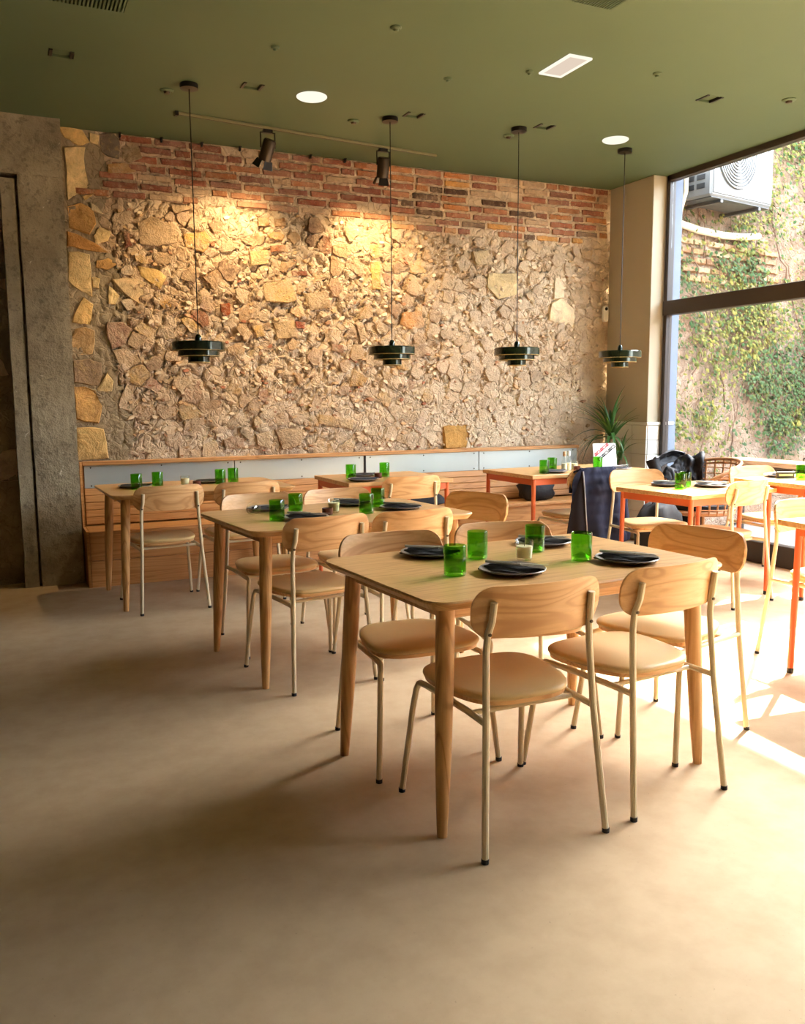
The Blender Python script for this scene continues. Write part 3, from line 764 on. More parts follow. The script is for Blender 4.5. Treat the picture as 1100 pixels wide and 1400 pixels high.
orange_table(4.205, 4.445, .82, .65, 6, 'orange-framed table in full sun left of the pale chair', .722)
orange_table(4.98, 4.24, .68, .60, 2, 'orange-framed table nearest the glazing')
orange_table(3.665, 2.63, .72, .64, -5, 'orange-framed table cut by the right edge of the picture', .745, .07)

# ------------------------------------------------------------------ pendants
def make_pendant():
    p = thing('pendant_lamp')      # origin at the ceiling
    MB().lathe([(0, 0), (.055, 0), (.057, -.006), (.055, -.028), (.0, -.030)], n=28).build('canopy', 'black_metal', p)
    MB().tube([(0, 0, -.03), (0, 0, -1.52)], .0035, 6).build('cord', 'black_metal', p)
    MB().lathe([(0, -1.508), (.012, -1.510), (.019, -1.522), (.021, -1.535), (.021, -1.562), (.0, -1.562)], n=20).build('cord_grip', 'pendant_green', p)
    def tier(name, r, z0, z1):
        MB().lathe([(0, z0), (r - .006, z0), (r, z0 - .006), (r, z1), (r - .004, z1), (r - .004, z0 - .010), (0, z0 - .010)], n=44).build(name, 'pendant_green', p, smooth=40)
        MB().lathe([(0, z0 - .0105), (r - .0045, z0 - .0105), (r - .0045, z1 + .003), (r - .006, z1 + .003), (r - .006, z0 - .0125), (0, z0 - .0125)], n=44).build('reflector', 'pendant_inner', p, smooth=40)
    tier('upper_tier', .168, -1.557, -1.610); tier('middle_tier', .132, -1.600, -1.646); tier('lower_tier', .069, -1.636, -1.686)
    MB().lathe([(0, -1.652), (.016, -1.656), (.022, -1.668), (.016, -1.680), (0, -1.684)], n=16).build('bulb', 'white_metal', p)
    for r, z in ((.168, -1.610), (.132, -1.646), (.069, -1.686)):
        MB().tube([(r * .985 * math.cos(k * PI / 20), r * .985 * math.sin(k * PI / 20), z) for k in range(41)], .0026, 6, caps=False).build('rim_edge', 'pendant_inner', p)
    return p
p0 = make_pendant(); up = []
for (x, y), w in zip(((1.169, 5.647), (2.563, 5.747), (3.507, 5.59), (4.563, 5.72)), ('leftmost dark green stepped pendant lamp, above the left oak table', 'second pendant lamp from the left, beside the black spotlight', 'third stepped green pendant lamp from the left', 'rightmost stepped green pendant lamp, in front of the pier')):
    place(p0, up, (x, y, ZC), 0, w, 'pendant lamp', 'four stepped pendant lamps')

# ------------------------------------------------------------------ track and spotlights
ta, tb_ = Vector((1.20, 6.195, ZC)), Vector((3.27, 6.435, ZC)); tv = (tb_ - ta); ang = math.atan2(tv.y, tv.x)
track = thing('lighting_track', tuple((ta + tb_) / 2), ang, 'slim green ceiling track carrying two spotlights', 'light track')
MB().box((0, 0, -.009), (tv.length, .024, .018), .003).build('rail', 'track_paint', track)
MB().box((0, 0, -.0185), (tv.length - .02, .008, .003), 0).build('slot', 'bronze', track, smooth=0)
MB().box((-tv.length / 2 - .01, 0, -.014), (.025, .042, .03), .003).build('end_cap', 'black_metal', track)
def spot(pos, aim, label, energy):
    s = thing('spotlight', pos, 0, label, 'spotlight', 'spotlights on the ceiling track')
    d = (Vector(aim) - Vector(pos) + Vector((0, 0, .12))).normalized()
    MB().box((0, 0, -.012), (.07, .034, .024), .003).build('adapter', 'black_metal', s)
    MB().tube([(-.052, 0, -.02), (-.052, 0, -.125)], .005, 6).tube([(.052, 0, -.02), (.052, 0, -.125)], .005, 6).box((0, 0, -.022), (.11, .014, .006)).build('bracket', 'black_metal', s)
    q = d.to_track_quat('Z', 'Y').to_matrix().to_4x4(); h = MB()
    h.lathe([(0, -.06), (.038, -.06), (.046, -.05), (.046, .085), (.043, .085), (.043, .03), (0, .03)], n=20)
    ho = h.build('head', 'bronze', s, smooth=40); ho.matrix_local = Matrix.Translation((0, 0, -.125)) @ q
    MB().lathe([(0, .032), (.042, .032), (0, .0325)], n=20).build('lens', 'lamp_panel', ho)
    for a in range(4):
        w = MB(); A_ = R(90 * a); ca, sa = math.cos(A_), math.sin(A_)
        pts = [(.045, -.032, .084), (.045, .032, .084), (.064, .042, .136), (.064, -.042, .136)]
        w.add([(x * ca - y * sa, x * sa + y * ca, z) for x, y, z in pts] + [((x + .0015) * ca - y * sa, (x + .0015) * sa + y * ca, z) for x, y, z in pts], [(0, 1, 2, 3), (7, 6, 5, 4), (0, 4, 5, 1), (1, 5, 6, 2), (2, 6, 7, 3), (3, 7, 4, 0)])
        w.build('barn_door', 'black_metal', ho, smooth=0)
    ld = bpy.data.lights.new('spot_beam', 'SPOT'); lo = bpy.data.objects.new('spot_beam', ld); COL.objects.link(lo)
    ld.energy = energy; ld.spot_size = R(120); ld.spot_blend = 1.0; ld.color = (1.0, .72, .38); ld.shadow_soft_size = .02
    lo.parent = s; lo.matrix_local = Matrix.Translation(Vector((0, 0, -.125)) + d * .07) @ (-d).to_track_quat('Z', 'Y').to_matrix().to_4x4()
t1 = ta.lerp(tb_, .31); t2 = ta.lerp(tb_, .765)
spot(tuple(t1 - Vector((0, 0, .022))), (1.60, YW, 2.0), 'black spotlight head tilted to the left on the ceiling track', 38)
spot(tuple(t2 - Vector((0, 0, .022))), (2.88, YW, 1.9), 'black spotlight pointing down beside the second pendant', 38)

# ------------------------------------------------------------------ ceiling fittings
def disc(x, y, lab):
    d = thing('ceiling_light', (x, y, ZC), 0, lab, 'ceiling light', 'round white ceiling lights')
    MB().lathe([(.075, 0), (.098, 0), (.098, -.004), (.090, -.010), (.075, -.010)], n=40).lathe([(.075, 0), (.075, -.010)], n=40).build('trim_ring', 'lamp_frame', d)
    MB().lathe([(0, -.006), (.0755, -.006), (.0755, -.009), (0, -.0095)], n=40).build('diffuser', 'lamp_panel', d)
disc(1.931, 5.558, 'round white ceiling light left of the second pendant'); disc(4.332, 5.545, 'round white ceiling light beside the rightmost pendant')
pl = thing('panel_light', (3.114, 4.467, ZC), 0, 'rectangular white ceiling panel light', 'ceiling light')
for c_, d_ in (((0, .147, -.006), (.16, .018, .012)), ((0, -.147, -.006), (.16, .018, .012)), ((.071, 0, -.006), (.018, .276, .012)), ((-.071, 0, -.006), (.018, .276, .012))):
    MB().box(c_, d_, .002).build('frame_bar', 'lamp_frame', pl)
MB().box((0, 0, -.004), (.124, .276, .006)).build('diffuser', 'lamp_panel', pl, smooth=0)
for k, (x, y, w, d) in enumerate(recess):
    lab = ['recessed square ceiling fitting at the far left', 'recessed square ceiling fitting right of the first pendant', 'recessed square ceiling fitting right of the second pendant', 'recessed square ceiling fitting right of the third pendant', 'recessed square ceiling fitting near the glazing'][k]
    t = thing('recessed_fitting', (x, y, ZC), 0, lab, 'ceiling fitting', 'recessed square ceiling fittings')
    MB().box((0, 0, .022), (w - .004, d - .004, .02), .002).build('back_plate', 'ceiling_green', t)
    for s in (-1, 1): MB().box((s * (w / 2 - .012), 0, .008), (.020, d - .006, .026), .003).build('end_lamp', 'black_metal', t)
    MB().box((0, -d / 2 + .008, .006), (w - .06, .010, .010), .002).build('lip', 'ceiling_green', t)
for k, (x, y, w, d) in enumerate(grilles):
    t = thing('air_grille', (x, y, ZC), 0, ('slotted green air grille at the upper left' if k == 0 else 'green air grille at the top edge above the front table'), 'air grille')
    MB().box((0, 0, .06), (w - .004, d - .004, .004)).build('back_plate', 'black_metal', t, smooth=0)
    n = 34 if k == 0 else 16
    for j in range(n):
        MB().box((-w / 2 + (j + .5) * w / n, 0, .006), (w / n * .5, d - .002, .014), 0).build('slat', 'ceiling_green', t, smooth=0)
DET = [(1.063, 5.804, .042, 'beside the first pendant canopy'), (2.355, 5.906, .040, 'left of the second pendant canopy'), (3.531, 5.769, .040, 'behind the third pendant canopy'), (4.81, 4.371, .045, 'nearest the glazing'),
       (1.994, 4.385, .03, 'near the top of the picture'), (2.583, 4.925, .026, 'left of the panel light'), (1.491, 4.885, .024, 'above the left round light'), (2.975, 4.63, .022, 'touching the panel light corner'), (3.696, 4.35, .026, 'right of the panel light')]
for x, y, r_, w in DET:
    t = thing('ceiling_sensor', (x, y, ZC), 0, 'small round green ceiling sensor ' + w, 'ceiling sensor', 'small round ceiling sensors')
    MB().lathe([(0, 0), (r_, 0), (r_, -.006), (r_ * .8, -.012), (0, -.012)], n=20).build('base', 'ceiling_green', t)
    MB().lathe([(0, -.0115), (r_ * .5, -.0115), (r_ * .4, -.022), (0, -.024)], n=16).build('lens', 'bronze' if r_ > .035 else 'ceiling_green', t)

# small white device on the wall corner
dv = thing('wall_device', (5.262, YW - .02, 2.11), 0, 'small white security device on the wall beside the pier', 'camera')
MB().loft([[(x, 0, z) for x, z in rrect(.062, .15, .028)], [(x, -.022, z) for x, z in rrect(.062, .15, .028)], [(x, -.028, z) for x, z in rrect(.05, .138, .024)]]).build('body', 'white_metal', dv)
MB().lathe([(0, 0), (.016, 0), (.014, .006), (0, .008)], n=16).build('lens', 'black_metal', dv, loc=(0, -.027, .045)).rotation_euler = (R(90), 0, 0)
# ------------------------------------------------------------------ tableware
def make_glass():
    o = MB().lathe([(0, .022), (.014, .019), (.026, .006), (.031, .0008), (.0345, .001), (.0375, .006), (.0378, .100), (.0368, .1015), (.0352, .1005), (.0350, .016), (.030, .013), (.018, .024), (0, .031)], n=28).build('green_tumbler', 'green_glass', smooth=50)
    return o
def make_setting_parts():
    pl = MB().lathe([(0, .0), (.060, .0), (.085, .005), (.112, .014), (.1135, .016), (.111, .018), (.083, .009), (.060, .0045), (0, .004)], n=40).build('plate', 'plate_grey', smooth=40)
    # napkin: folded lengthwise into a pointed, pleated strip
    def fold(x0, x1, w0, dy, z0, th, ph):
        rows = []
        for i in range(15):
            u = i / 14; x = x0 + (x1 - x0) * u; w = w0 * (.25 + .75 * math.sin(PI * min(1, u * .85 + .18)) ** .6) if u < .98 else w0 * .08
            ring = []
            for j in range(11):
                v = j / 10 * 2 - 1
                ring.append((x + .010 * v, w * v + dy + .012 * math.sin(u * 3 + ph), z0 + th * (.6 + .4 * math.cos(v * 5 + ph + u * 2)) * (1 - .6 * abs(v) ** 3) + .0015 * math.sin(u * 11 + v * 4)))
            ring += [(x + .010 * v, w * v * .97 + dy + .012 * math.sin(u * 3 + ph), z0 - .001) for v in (1, .4, -.4, -1)]
            rows.append(ring)
        return rows
    npm = MB(); npm.loft(fold(-.100, .096, .040, -.008, .0080, .010, 0)); npm.loft(fold(-.088, .104, .026, .012, .0150, .008, 1.4))
    npk = npm.build('napkin', 'napkin', smooth=50)
    f = MB()
    f.tube([(-.09, .0, .004), (-.03, 0, .005), (.02, 0, .006), (.05, 0, .009)], [.0055, .0045, .0035, .0045], 8)
    for k in range(4):
        yy = -.0085 + k * .0057; f.tube([(.05, yy * .3, .009), (.062, yy, .008), (.10, yy, .012)], [.0022, .0018, .0012], 6)
    fk = f.build('fork', 'cutlery', smooth=50)
    k_ = MB(); k_.tube([(-.10, 0, .005), (-.02, 0, .005), (.0, 0, .005)], [.005, .0055, .004], 8)
    k_.loft([[(.0, -.002, .0045), (.0, .006, .0045), (.0, .006, .0058), (.0, -.002, .0058)], [(.07, -.004, .0045), (.07, .010, .0045), (.07, .010, .0055), (.07, -.004, .0058)], [(.105, -.001, .0048), (.105, .003, .0048), (.105, .003, .0053), (.105, -.001, .0053)]])
    kn = k_.build('knife', 'cutlery', smooth=40)
    return pl, npk, fk, kn
g0 = make_glass(); ug = []
def make_candle():
    c = thing('candle_glass')
    MB().lathe([(0, 0), (.026, 0), (.0285, .004), (.0325, .070), (.0318, .071), (.0305, .070), (.0268, .009), (0, .008)], n=28).build('holder', 'clear_glass', c, smooth=50)
    MB().lathe([(0, .0095), (.0262, .0095), (.0294, .050), (.027, .052), (0, .050)], n=28).build('candle', 'wax', c, smooth=40)
    MB().tube([(0, 0, .050), (.001, 0, .060)], .0012, 6).build('wick', 'black_print', c)
    return c
cd0 = make_candle(); ucd = []
def make_brown():
    c = thing('brown_candle_holder')
    MB().lathe([(0, 0), (.025, 0), (.027, .003), (.0275, .034), (.026, .035), (.0245, .033), (.024, .005), (0, .004)], n=24).build('holder', 'brown_wax', c, smooth=45)
    MB().lathe([(0, .0045), (.0235, .0045), (.0235, .024), (0, .0245)], n=24).build('candle', 'wax', c)
    return c
br0 = make_brown(); ubr = []
pl0, np0, fk0, kn0 = make_setting_parts(); ups, uns, ufs, uks = [], [], [], []
def setting(x, y, z, a, where, cut=True):
    place(pl0, ups, (x, y, z), 0, 'dark grey plate ' + where, 'plate', 'dark grey plates')
    place(np0, uns, (x, y, z), R(a), 'folded black napkin on the plate ' + where, 'napkin', 'black napkins on plates')
    if cut:
        c, s = math.cos(R(a)), math.sin(R(a))
        f = place(fk0, ufs, (x - .012 * c - (-.010) * s, y - .012 * s + (-.010) * c, z + .0250), R(a - 10), 'steel fork on the napkin ' + where, 'fork', 'forks')
        k = place(kn0, uks, (x + .01 * c - .020 * s, y + .01 * s + .020 * c, z + .0240), R(a + 9), 'steel knife on the napkin ' + where, 'knife', 'knives')
def glass(x, y, z, where): place(g0, ug, (x, y, z), rnd.uniform(0, 6), 'green tumbler cut from a bottle, ' + where, 'glass', 'green tumblers')
e = .0005
z = ZT + e
setting(1.432, 2.872, z, -42, 'at the far left of the front table'); setting(1.530, 2.452, z, -55, 'at the near left of the front table')
setting(1.945, 2.885, z, -40, 'at the far right of the front table'); setting(2.000, 2.440, z, -56, 'at the near right of the front table')
glass(1.337, 2.500, z, 'leftmost and nearest on the front table'); glass(1.555, 2.735, z, 'behind the leftmost one on the front table')
glass(1.822, 2.762, z, 'behind the candle on the front table'); glass(1.872, 2.535, z, 'rightmost on the front table')
place(cd0, ucd, (1.690, 2.630, z), 0, 'cream candle in a clear glass on the front table', 'candle')
setting(1.262, 4.455, z, 10, 'at the far left of the middle table', False); setting(1.325, 4.03, z, -45, 'at the near left of the middle table')
setting(1.735, 4.47, z, -40, 'at the far right of the middle table'); setting(1.905, 4.175, z, -45, 'at the near right of the middle table')
glass(1.185, 4.045, z, 'nearest at the left of the middle table'); glass(1.352, 4.27, z, 'behind the left one on the middle table')
glass(1.672, 4.09, z, 'nearest at the right of the middle table'); glass(1.832, 4.315, z, 'behind the right one on the middle table')
place(cd0, ucd, (1.535, 4.20, z), 0, 'cream candle in a clear glass on the middle table', 'candle'); place(br0, ubr, (1.475, 4.13, z), 0, 'small brown candle holder on the middle table', 'candle holder')
setting(.795, 6.06, z, 0, 'behind the leftmost bench table tumbler', False); setting(1.32, 6.17, z, 0, 'at the right of the left bench table', False)
glass(.785, 5.93, z, 'leftmost on the left bench table'); glass(.935, 6.02, z, 'second from the left on the left bench table')
glass(1.365, 6.03, z, 'third from the left on the left bench table'); glass(1.470, 6.09, z, 'rightmost on the left bench table')
place(cd0, ucd, (1.115, 6.0, z), 0, 'amber lit candle glass on the left bench table', 'candle'); place(br0, ubr, (1.185, 5.95, z), 0, 'small brown candle holder on the left bench table', 'candle holder')
z = ZO + e
setting(2.27, 5.60, z, 0, 'on the small orange-framed bench table', False)
setting(2.40, 5.93, z, 10, 'far side of the small bench table', False)
glass(2.255, 5.80, z, 'left on the small orange-framed bench table'); glass(2.535, 5.84, z, 'right on the small orange-framed bench table')
place(br0, ubr, (2.45, 5.76, z), 0, 'small brown candle holder on the small bench table', 'candle holder')
setting(3.80, 5.52, z, 0, 'left on the table with the white card', False); setting(4.39, 5.50, z, 0, 'below the white card', True)
glass(3.685, 5.47, z, 'leftmost on the bench table with the white card'); glass(3.885, 5.66, z, 'second on the bench table with the white card'); glass(4.245, 5.56, z, 'in front of the white card')
place(cd0, ucd, (4.07, 5.63, z), 0, 'cream candle in a clear glass behind the navy jacket', 'candle'); place(br0, ubr, (4.055, 5.57, z), 0, 'small brown candle holder behind the navy jacket', 'candle holder')
zs = .722 + e
setting(4.13, 4.63, zs, -40, 'at the far left of the sunlit table', True); setting(4.34, 4.44, zs, -45, 'at the right of the sunlit table', True)
glass(4.055, 4.425, zs, 'nearest on the sunlit table'); glass(4.165, 4.50, zs, 'second on the sunlit table')
setting(4.97, 4.43, z, -10, 'on the table nearest the glazing', True)
glass(4.93, 4.22, z, 'left one on the table nearest the glazing'); glass(5.00, 4.16, z, 'right one on the table nearest the glazing')
# cruets with pale contents on the bench table
for k, (x, y, w) in enumerate(((3.925, 5.555, 'left'), (3.990, 5.590, 'right'))):
    b = thing('condiment_bottle', (x, y, z), 0, 'clear condiment bottle with a pale cap, %s of the pair by the navy jacket' % w, 'bottle', 'condiment bottles')
    MB().lathe([(0, 0), (.022, 0), (.024, .004), (.024, .075), (.012, .100), (.011, .120), (0, .120)], n=18).build('body', 'clear_glass', b, smooth=45)
    MB().lathe([(0, .003), (.021, .003), (.021, .06), (0, .06)], n=18).build('contents', 'wax', b)
    MB().lathe([(0, .118), (.013, .118), (.013, .150), (.010, .155), (0, .155)], n=16).build('cap', 'white_metal' if k else 'outdoor_wood', b)
# the tipped clear goblet at the end of the middle table
gb = MB().lathe([(0, 0), (.022, 0), (.026, .01), (.034, .045), (.036, .07), (.035, .07), (.033, .045), (.025, .013), (0, .006)], n=24).build('clear_tumbler', 'clear_glass', smooth=50)
gb.location = (1.105, 4.235, ZT + .036); gb.rotation_euler = (R(88), 0, R(150)); tag(gb, 'clear glass tumbler lying on its side at the left end of the middle table', 'glass')

# white card with the two slanting chains of print
cdx, cdy = 4.365, 5.615
card = thing('menu_card', (cdx, cdy, ZO + .0045), R(-14), 'square white card with slanting red and black lettering on the bench table', 'card')
tilt = Matrix.Rotation(R(-12), 3, 'X')
def card_pt(u, v, off=0.0): return tuple(tilt @ Vector((u, -off, v)))
def slab(mb_, poly, o0, o1): mb_.loft([[card_pt(u, v, o0) for u, v in poly], [card_pt(u, v, o1) for u, v in poly]])
b = MB(); slab(b, [(-.097, 0), (.097, 0), (.097, .2), (-.097, .2)], -.003, .003); b.build('board', 'white_paper', card, smooth=0)
def band(name, mat, u0, v0, u1, v1, w, n, first):
    L = math.dist((u0, v0), (u1, v1)); du, dv = (u1 - u0) / L, (v1 - v0) / L; nu, nv = -dv, du
    Q = lambda s, t: (u0 + du * s + nu * t, v0 + dv * s + nv * t)
    cell = L / n
    for k in range(n):
        s0, s1 = k * cell + .0015, (k + 1) * cell - .0005; m = MB()
        if (k + first) % 2 == 0:      # O-shaped letter: open square ring
            i = .0058
            for q in ([Q(s0, -w / 2), Q(s1, -w / 2), Q(s1, -w / 2 + i), Q(s0, -w / 2 + i)], [Q(s0, w / 2 - i), Q(s1, w / 2 - i), Q(s1, w / 2), Q(s0, w / 2)], [Q(s0, -w / 2 + i), Q(s0 + i, -w / 2 + i), Q(s0 + i, w / 2 - i), Q(s0, w / 2 - i)], [Q(s1 - i, -w / 2 + i), Q(s1, -w / 2 + i), Q(s1, w / 2 - i), Q(s1 - i, w / 2 - i)]): slab(m, q, .003, .0036)
        else:                          # solid double-bar letter
            slab(m, [Q(s0, -w / 2), Q(s1, -w / 2), Q(s1, w * .0), Q(s0, w * .0)], .003, .0036); slab(m, [Q(s0 + cell * .15, w * .08), Q(s1, w * .08), Q(s1, w / 2), Q(s0 + cell * .15, w / 2)], .003, .0036)
        m.build(name, mat, card, smooth=0)
band('red_letter', 'red_print', -.088, .102, .034, .196, .024, 5, 1)
band('black_letter', 'black_print', -.060, .066, .088, .180, .024, 5, 0)
b = MB(); slab(b, [(-.03, 0), (.03, 0), (.02, .13), (-.02, .13)], -.03, -.026); bo = b.build('strut', 'white_paper', card, smooth=0)
# little dark sign on the table nearest the glazing
sg = thing('table_sign', (4.905, 4.335, ZO + e), R(-22), 'small dark block sign with a pale line of print on the glazing table', 'sign')
MB().box((0, 0, .023), (.125, .022, .046), .002).build('block', 'slate', sg)
MB().box((0, -.0115, .024), (.098, .001, .014)).build('print', 'grey_print', sg, smooth=0)

# ------------------------------------------------------------------ clothes and bags
def drape(name, mat, f, nu, nv, par, thick=.008, smooth=70):
    """closed cloth shell from a parametric sheet f(u, v), u and v in 0..1"""
    P = [[Vector(f(i / nu, j / nv)) for i in range(nu + 1)] for j in range(nv + 1)]
    front, back = [], []
    for j in range(nv + 1):
        for i in range(nu + 1):
            du = P[j][min(i + 1, nu)] - P[j][max(i - 1, 0)]; dv = P[min(j + 1, nv)][i] - P[max(j - 1, 0)][i]
            n = du.cross(dv); n = n.normalized() if n.length > 1e-9 else Vector((0, 1, 0))
            front.append(P[j][i] + n * thick / 2); back.append(P[j][i] - n * thick / 2)
    m = nu + 1; N_ = len(front); fs = []
    for j in range(nv):
        for i in range(nu):
            a = j * m + i; fs.append((a, a + 1, a + m + 1, a + m)); fs.append((N_ + a, N_ + a + m, N_ + a + m + 1, N_ + a + 1))
    for i in range(nu):
        fs.append((i, N_ + i, N_ + i + 1, i + 1)); a = nv * m + i; fs.append((a, a + 1, N_ + a + 1, N_ + a))
    for j in range(nv):
        a = j * m; fs.append((a, a + m, N_ + a + m, N_ + a)); a = j * m + nu; fs.append((a, N_ + a, N_ + a + m, a + m))
    return MB().add(front + back, fs).build(name, mat, par, smooth=smooth)
# navy quilted jacket over a chair back (chair stands at 3.97, 5.45, facing the bench)
jk = thing('jacket', (3.97, 5.45, 0), 0, 'navy quilted jacket hung over a dining chair at the bench', 'jacket')
def jbody(u, v):
    # v: 0 hem at the camera side -> .72 top of the chair back -> 1 inside
    if v < .72:
        t = v / .72; z = .255 + (.818 - .255) * t; y = -.262 - .045 * (1 - t) - .012 * math.sin(t * 3)
    else:
        t = (v - .72) / .28; z = .818 - .19 * t; y = -.262 + .085 * min(1, t * 4)
    w = .205 + .080 * (1 - min(1, v / .72)) ** .8
    if .55 < v < .80: w -= .055 * math.exp(-((v - .71) / .055) ** 2)
    x = (u * 2 - 1) * w
    y += .026 * (abs(u * 2 - 1) ** 2.5) * (1 if v < .72 else -.5)
    if v < .72: y -= .020 * math.sin(u * 17 + .8 * math.sin(v * 5)) * (1 - v / .75) + .006 * abs(math.sin(v * 34)) + .008 * fbm(u * 6, v * 6)
    return (x, y, z)
drape('body', 'navy_quilt', jbody, 44, 56, jk, .012)
def jlin(u, v):
    z = .25 + .545 * v; w0 = -.310 + .150 * v ** 1.6; w1 = -.135 - .035 * v
    x = w0 + (w1 - w0) * u
    return (x, -.340 + .040 * v + .02 * (1 - u) + .012 * math.sin(u * 7 + v * 3) * (1 - v), z)
drape('lining', 'lining', jlin, 12, 18, jk, .008)
MB().tube([tuple(Vector(jlin(1, k / 12)) + Vector((0, -.008, 0))) for k in range(13)], .0045, 6).build('zip', 'zip', jk)
def jsl(u, v):
    a = 2 * PI * u; r_ = .045 + .012 * math.sin(v * 9) * .4
    return (.235 + .03 * v + r_ * .9 * math.cos(a), -.235 + r_ * math.sin(a) + .01 * math.sin(v * 6), .76 - .50 * v)
drape('sleeve', 'navy_quilt', jsl, 16, 18, jk, .006)

# rattan tub chair by the glazing, opening towards the bench table
rt = thing('rattan_chair', (5.12, 5.36, 0), R(84), 'woven rattan tub chair beside the glazing', 'chair')
def tub(a, z):   # a: -1..1 around the back, local back at -y
    ph = a * R(128); k = (z - .40) / .46; r_ = .27 + .045 * k
    return (r_ * math.sin(ph) * 1.02, -r_ * math.cos(ph) * .95, z)
def rim(a): return .815 - .17 * abs(a) ** 2.2
for k in range(-9, 10):
    a = k / 9; top = rim(a)
    MB().tube([tub(a, .40 + (top - .40) * j / 5) for j in range(6)], .0075, 6).build('upright', 'rattan', rt)
for zz in (.44, .49, .54, .59, .64, .69, .74):
    pts = [tub(k / 24, zz) for k in range(-24, 25) if rim(k / 24) > zz]
    MB().tube([(p[0] * 1.02, p[1] * 1.02, p[2]) for p in pts], .0055, 6).build('weave_band', 'rattan', rt)
for j, (dz, rr_) in enumerate(((0, .013), (-.032, .009))):
    MB().tube([tuple(Vector(tub(k / 24, rim(k / 24) + dz))) for k in range(-24, 25)], rr_, 8).build('rim', 'rattan', rt)
MB().lathe([(0, .385), (.25, .385), (.275, .395), (.275, .415), (.25, .425), (0, .425)], n=32).build('seat', 'rattan', rt)
MB().lathe([(0, .425), (.23, .425), (.245, .44), (.24, .465), (.2, .475), (0, .478)], n=32).build('cushion', 'black_cloth', rt, smooth=50)
for sx in (-1, 1):
    for sy in (-1, 1): MB().tube([(sx * .17, sy * .17, .39), (sx * .21, sy * .21, 0)], [.014, .011], 8).build('leg', 'rattan', rt)
# black leather jacket thrown over it
bj = thing('jacket', (5.12, 5.36, 0), R(84), 'black leather jacket thrown over the rattan chair', 'jacket')
def bjk(u, v):
    a = .36 + .64 * u; t = v * 2 - 1          # t < 0 outside the back, t > 0 inside
    drop = .62 if t < 0 else .20
    z = rim(a) + .045 + .02 * math.sin(u * 4.5) - drop * abs(t) ** 1.35 + .030 * fbm(u * 4, v * 4, 2) + .014 * math.sin(u * 15 + v * 3)
    p = Vector(tub(a, .80)); n = Vector((p.x, p.y, 0)).normalized()
    off = (.035 + .05 * abs(t)) * (1 if t < 0 else -1.1) if abs(t) > .22 else -t / .22 * .046
    off += .026 * fbm(u * 7, v * 8, 8) + .010 * math.sin(u * 23 + v * 5)
    q = p + n * off; return (q.x, q.y, max(z, .16))
drape('body', 'black_leather', bjk, 44, 40, bj, .014)
def sleeve(a, bulge, L, seed):
    p = Vector(tub(a, .8)); n = Vector((p.x, p.y, 0)).normalized(); pts = []; rs = []
    for j in range(9):
        t = j / 8; q = p + n * (.085 + .02 * math.sin(t * 4 + seed)) + Vector((.012 * math.sin(t * 7 + seed), .012 * math.cos(t * 6), 0)); q.z = .80 - L * t; pts.append(tuple(q)); rs.append(.040 + .014 * math.sin(t * 9 + seed) * .5 + .012 * (1 - t))
    MB().tube(pts, rs, 12).build('sleeve', 'black_leather', bj, smooth=70)
sleeve(.40, .0, .46, .4); sleeve(.92, .0, .36, 2.0)
def bjc(u, v):
    p = Vector(tub(.55 + .42 * u, .8)); n = Vector((p.x, p.y, 0)).normalized()
    q = p + n * (.075 + .03 * math.sin(v * 3) + .02 * fbm(u * 5, v * 5)); return (q.x, q.y, .850 + .025 * math.sin(u * 5) - .10 * v)
drape('collar', 'black_leather', bjc, 18, 8, bj, .014)

# bags
def blob(name, mat, loc, size, seed, par, flat=.0):
    b = MB(); n, m = 22, 12; rings = []
    for j in range(m + 1):
        th = PI * j / m; ring = []
        for i in range(n):
            ph = 2 * PI * i / n; x, y, z_ = math.sin(th) * math.cos(ph), math.sin(th) * math.sin(ph), -math.cos(th)
            x = math.copysign(abs(x) ** .75, x); y = math.copysign(abs(y) ** .75, y); z_ = math.copysign(abs(z_) ** .8, z_)
            d = 1 + .20 * fbm(x * 1.6 + seed, y * 1.6, z_ * 1.6) + .06 * fbm(x * 5 + seed, y * 5, z_ * 5)
            zz = max(-1.0, z_ * d) if z_ < 0 else z_ * d
            ring.append((x * d * size[0] / 2, y * d * size[1] / 2, (max(zz, -.95) + .95) / 1.95 * size[2]))
        rings.append(ring)
    b.loft(rings); o = b.build(name, mat, par, smooth=70, loc=loc); return o
bg_ = thing('handbag', (4.36, 6.60, .407), 0, 'black leather bag on the bench beneath the table with the white card', 'bag')
blob('body', 'black_leather', (0, 0, 0), (.36, .20, .20), 3, bg_)
MB().tube([(-.10, -.06, .17), (-.08, -.09, .22), (0, -.10, .235), (.08, -.09, .22), (.10, -.06, .17)], .008, 8).build('handle', 'black_leather', bg_)
b2 = thing('folded_coat', (3.12, 6.60, .407), 0, 'dark coat heaped on the bench behind the small orange-framed table', 'coat')
blob('body', 'black_cloth', (0, 0, 0), (.62, .24, .13), 9, b2); blob('sleeve', 'black_cloth', (-.1, -.06, .05), (.30, .13, .10), 14, b2)
b3 = thing('tote_bag', (4.58, 5.22, 0), R(20), 'dark soft bag standing on the floor behind the sunlit table', 'bag')
blob('body', 'black_cloth', (0, 0, 0), (.56, .24, .52), 21, b3)
MB().tube([(-.12, 0, .46), (-.08, 0, .57), (.08, 0, .57), (.12, 0, .46)], .008, 8).build('handle', 'black_cloth', b3)

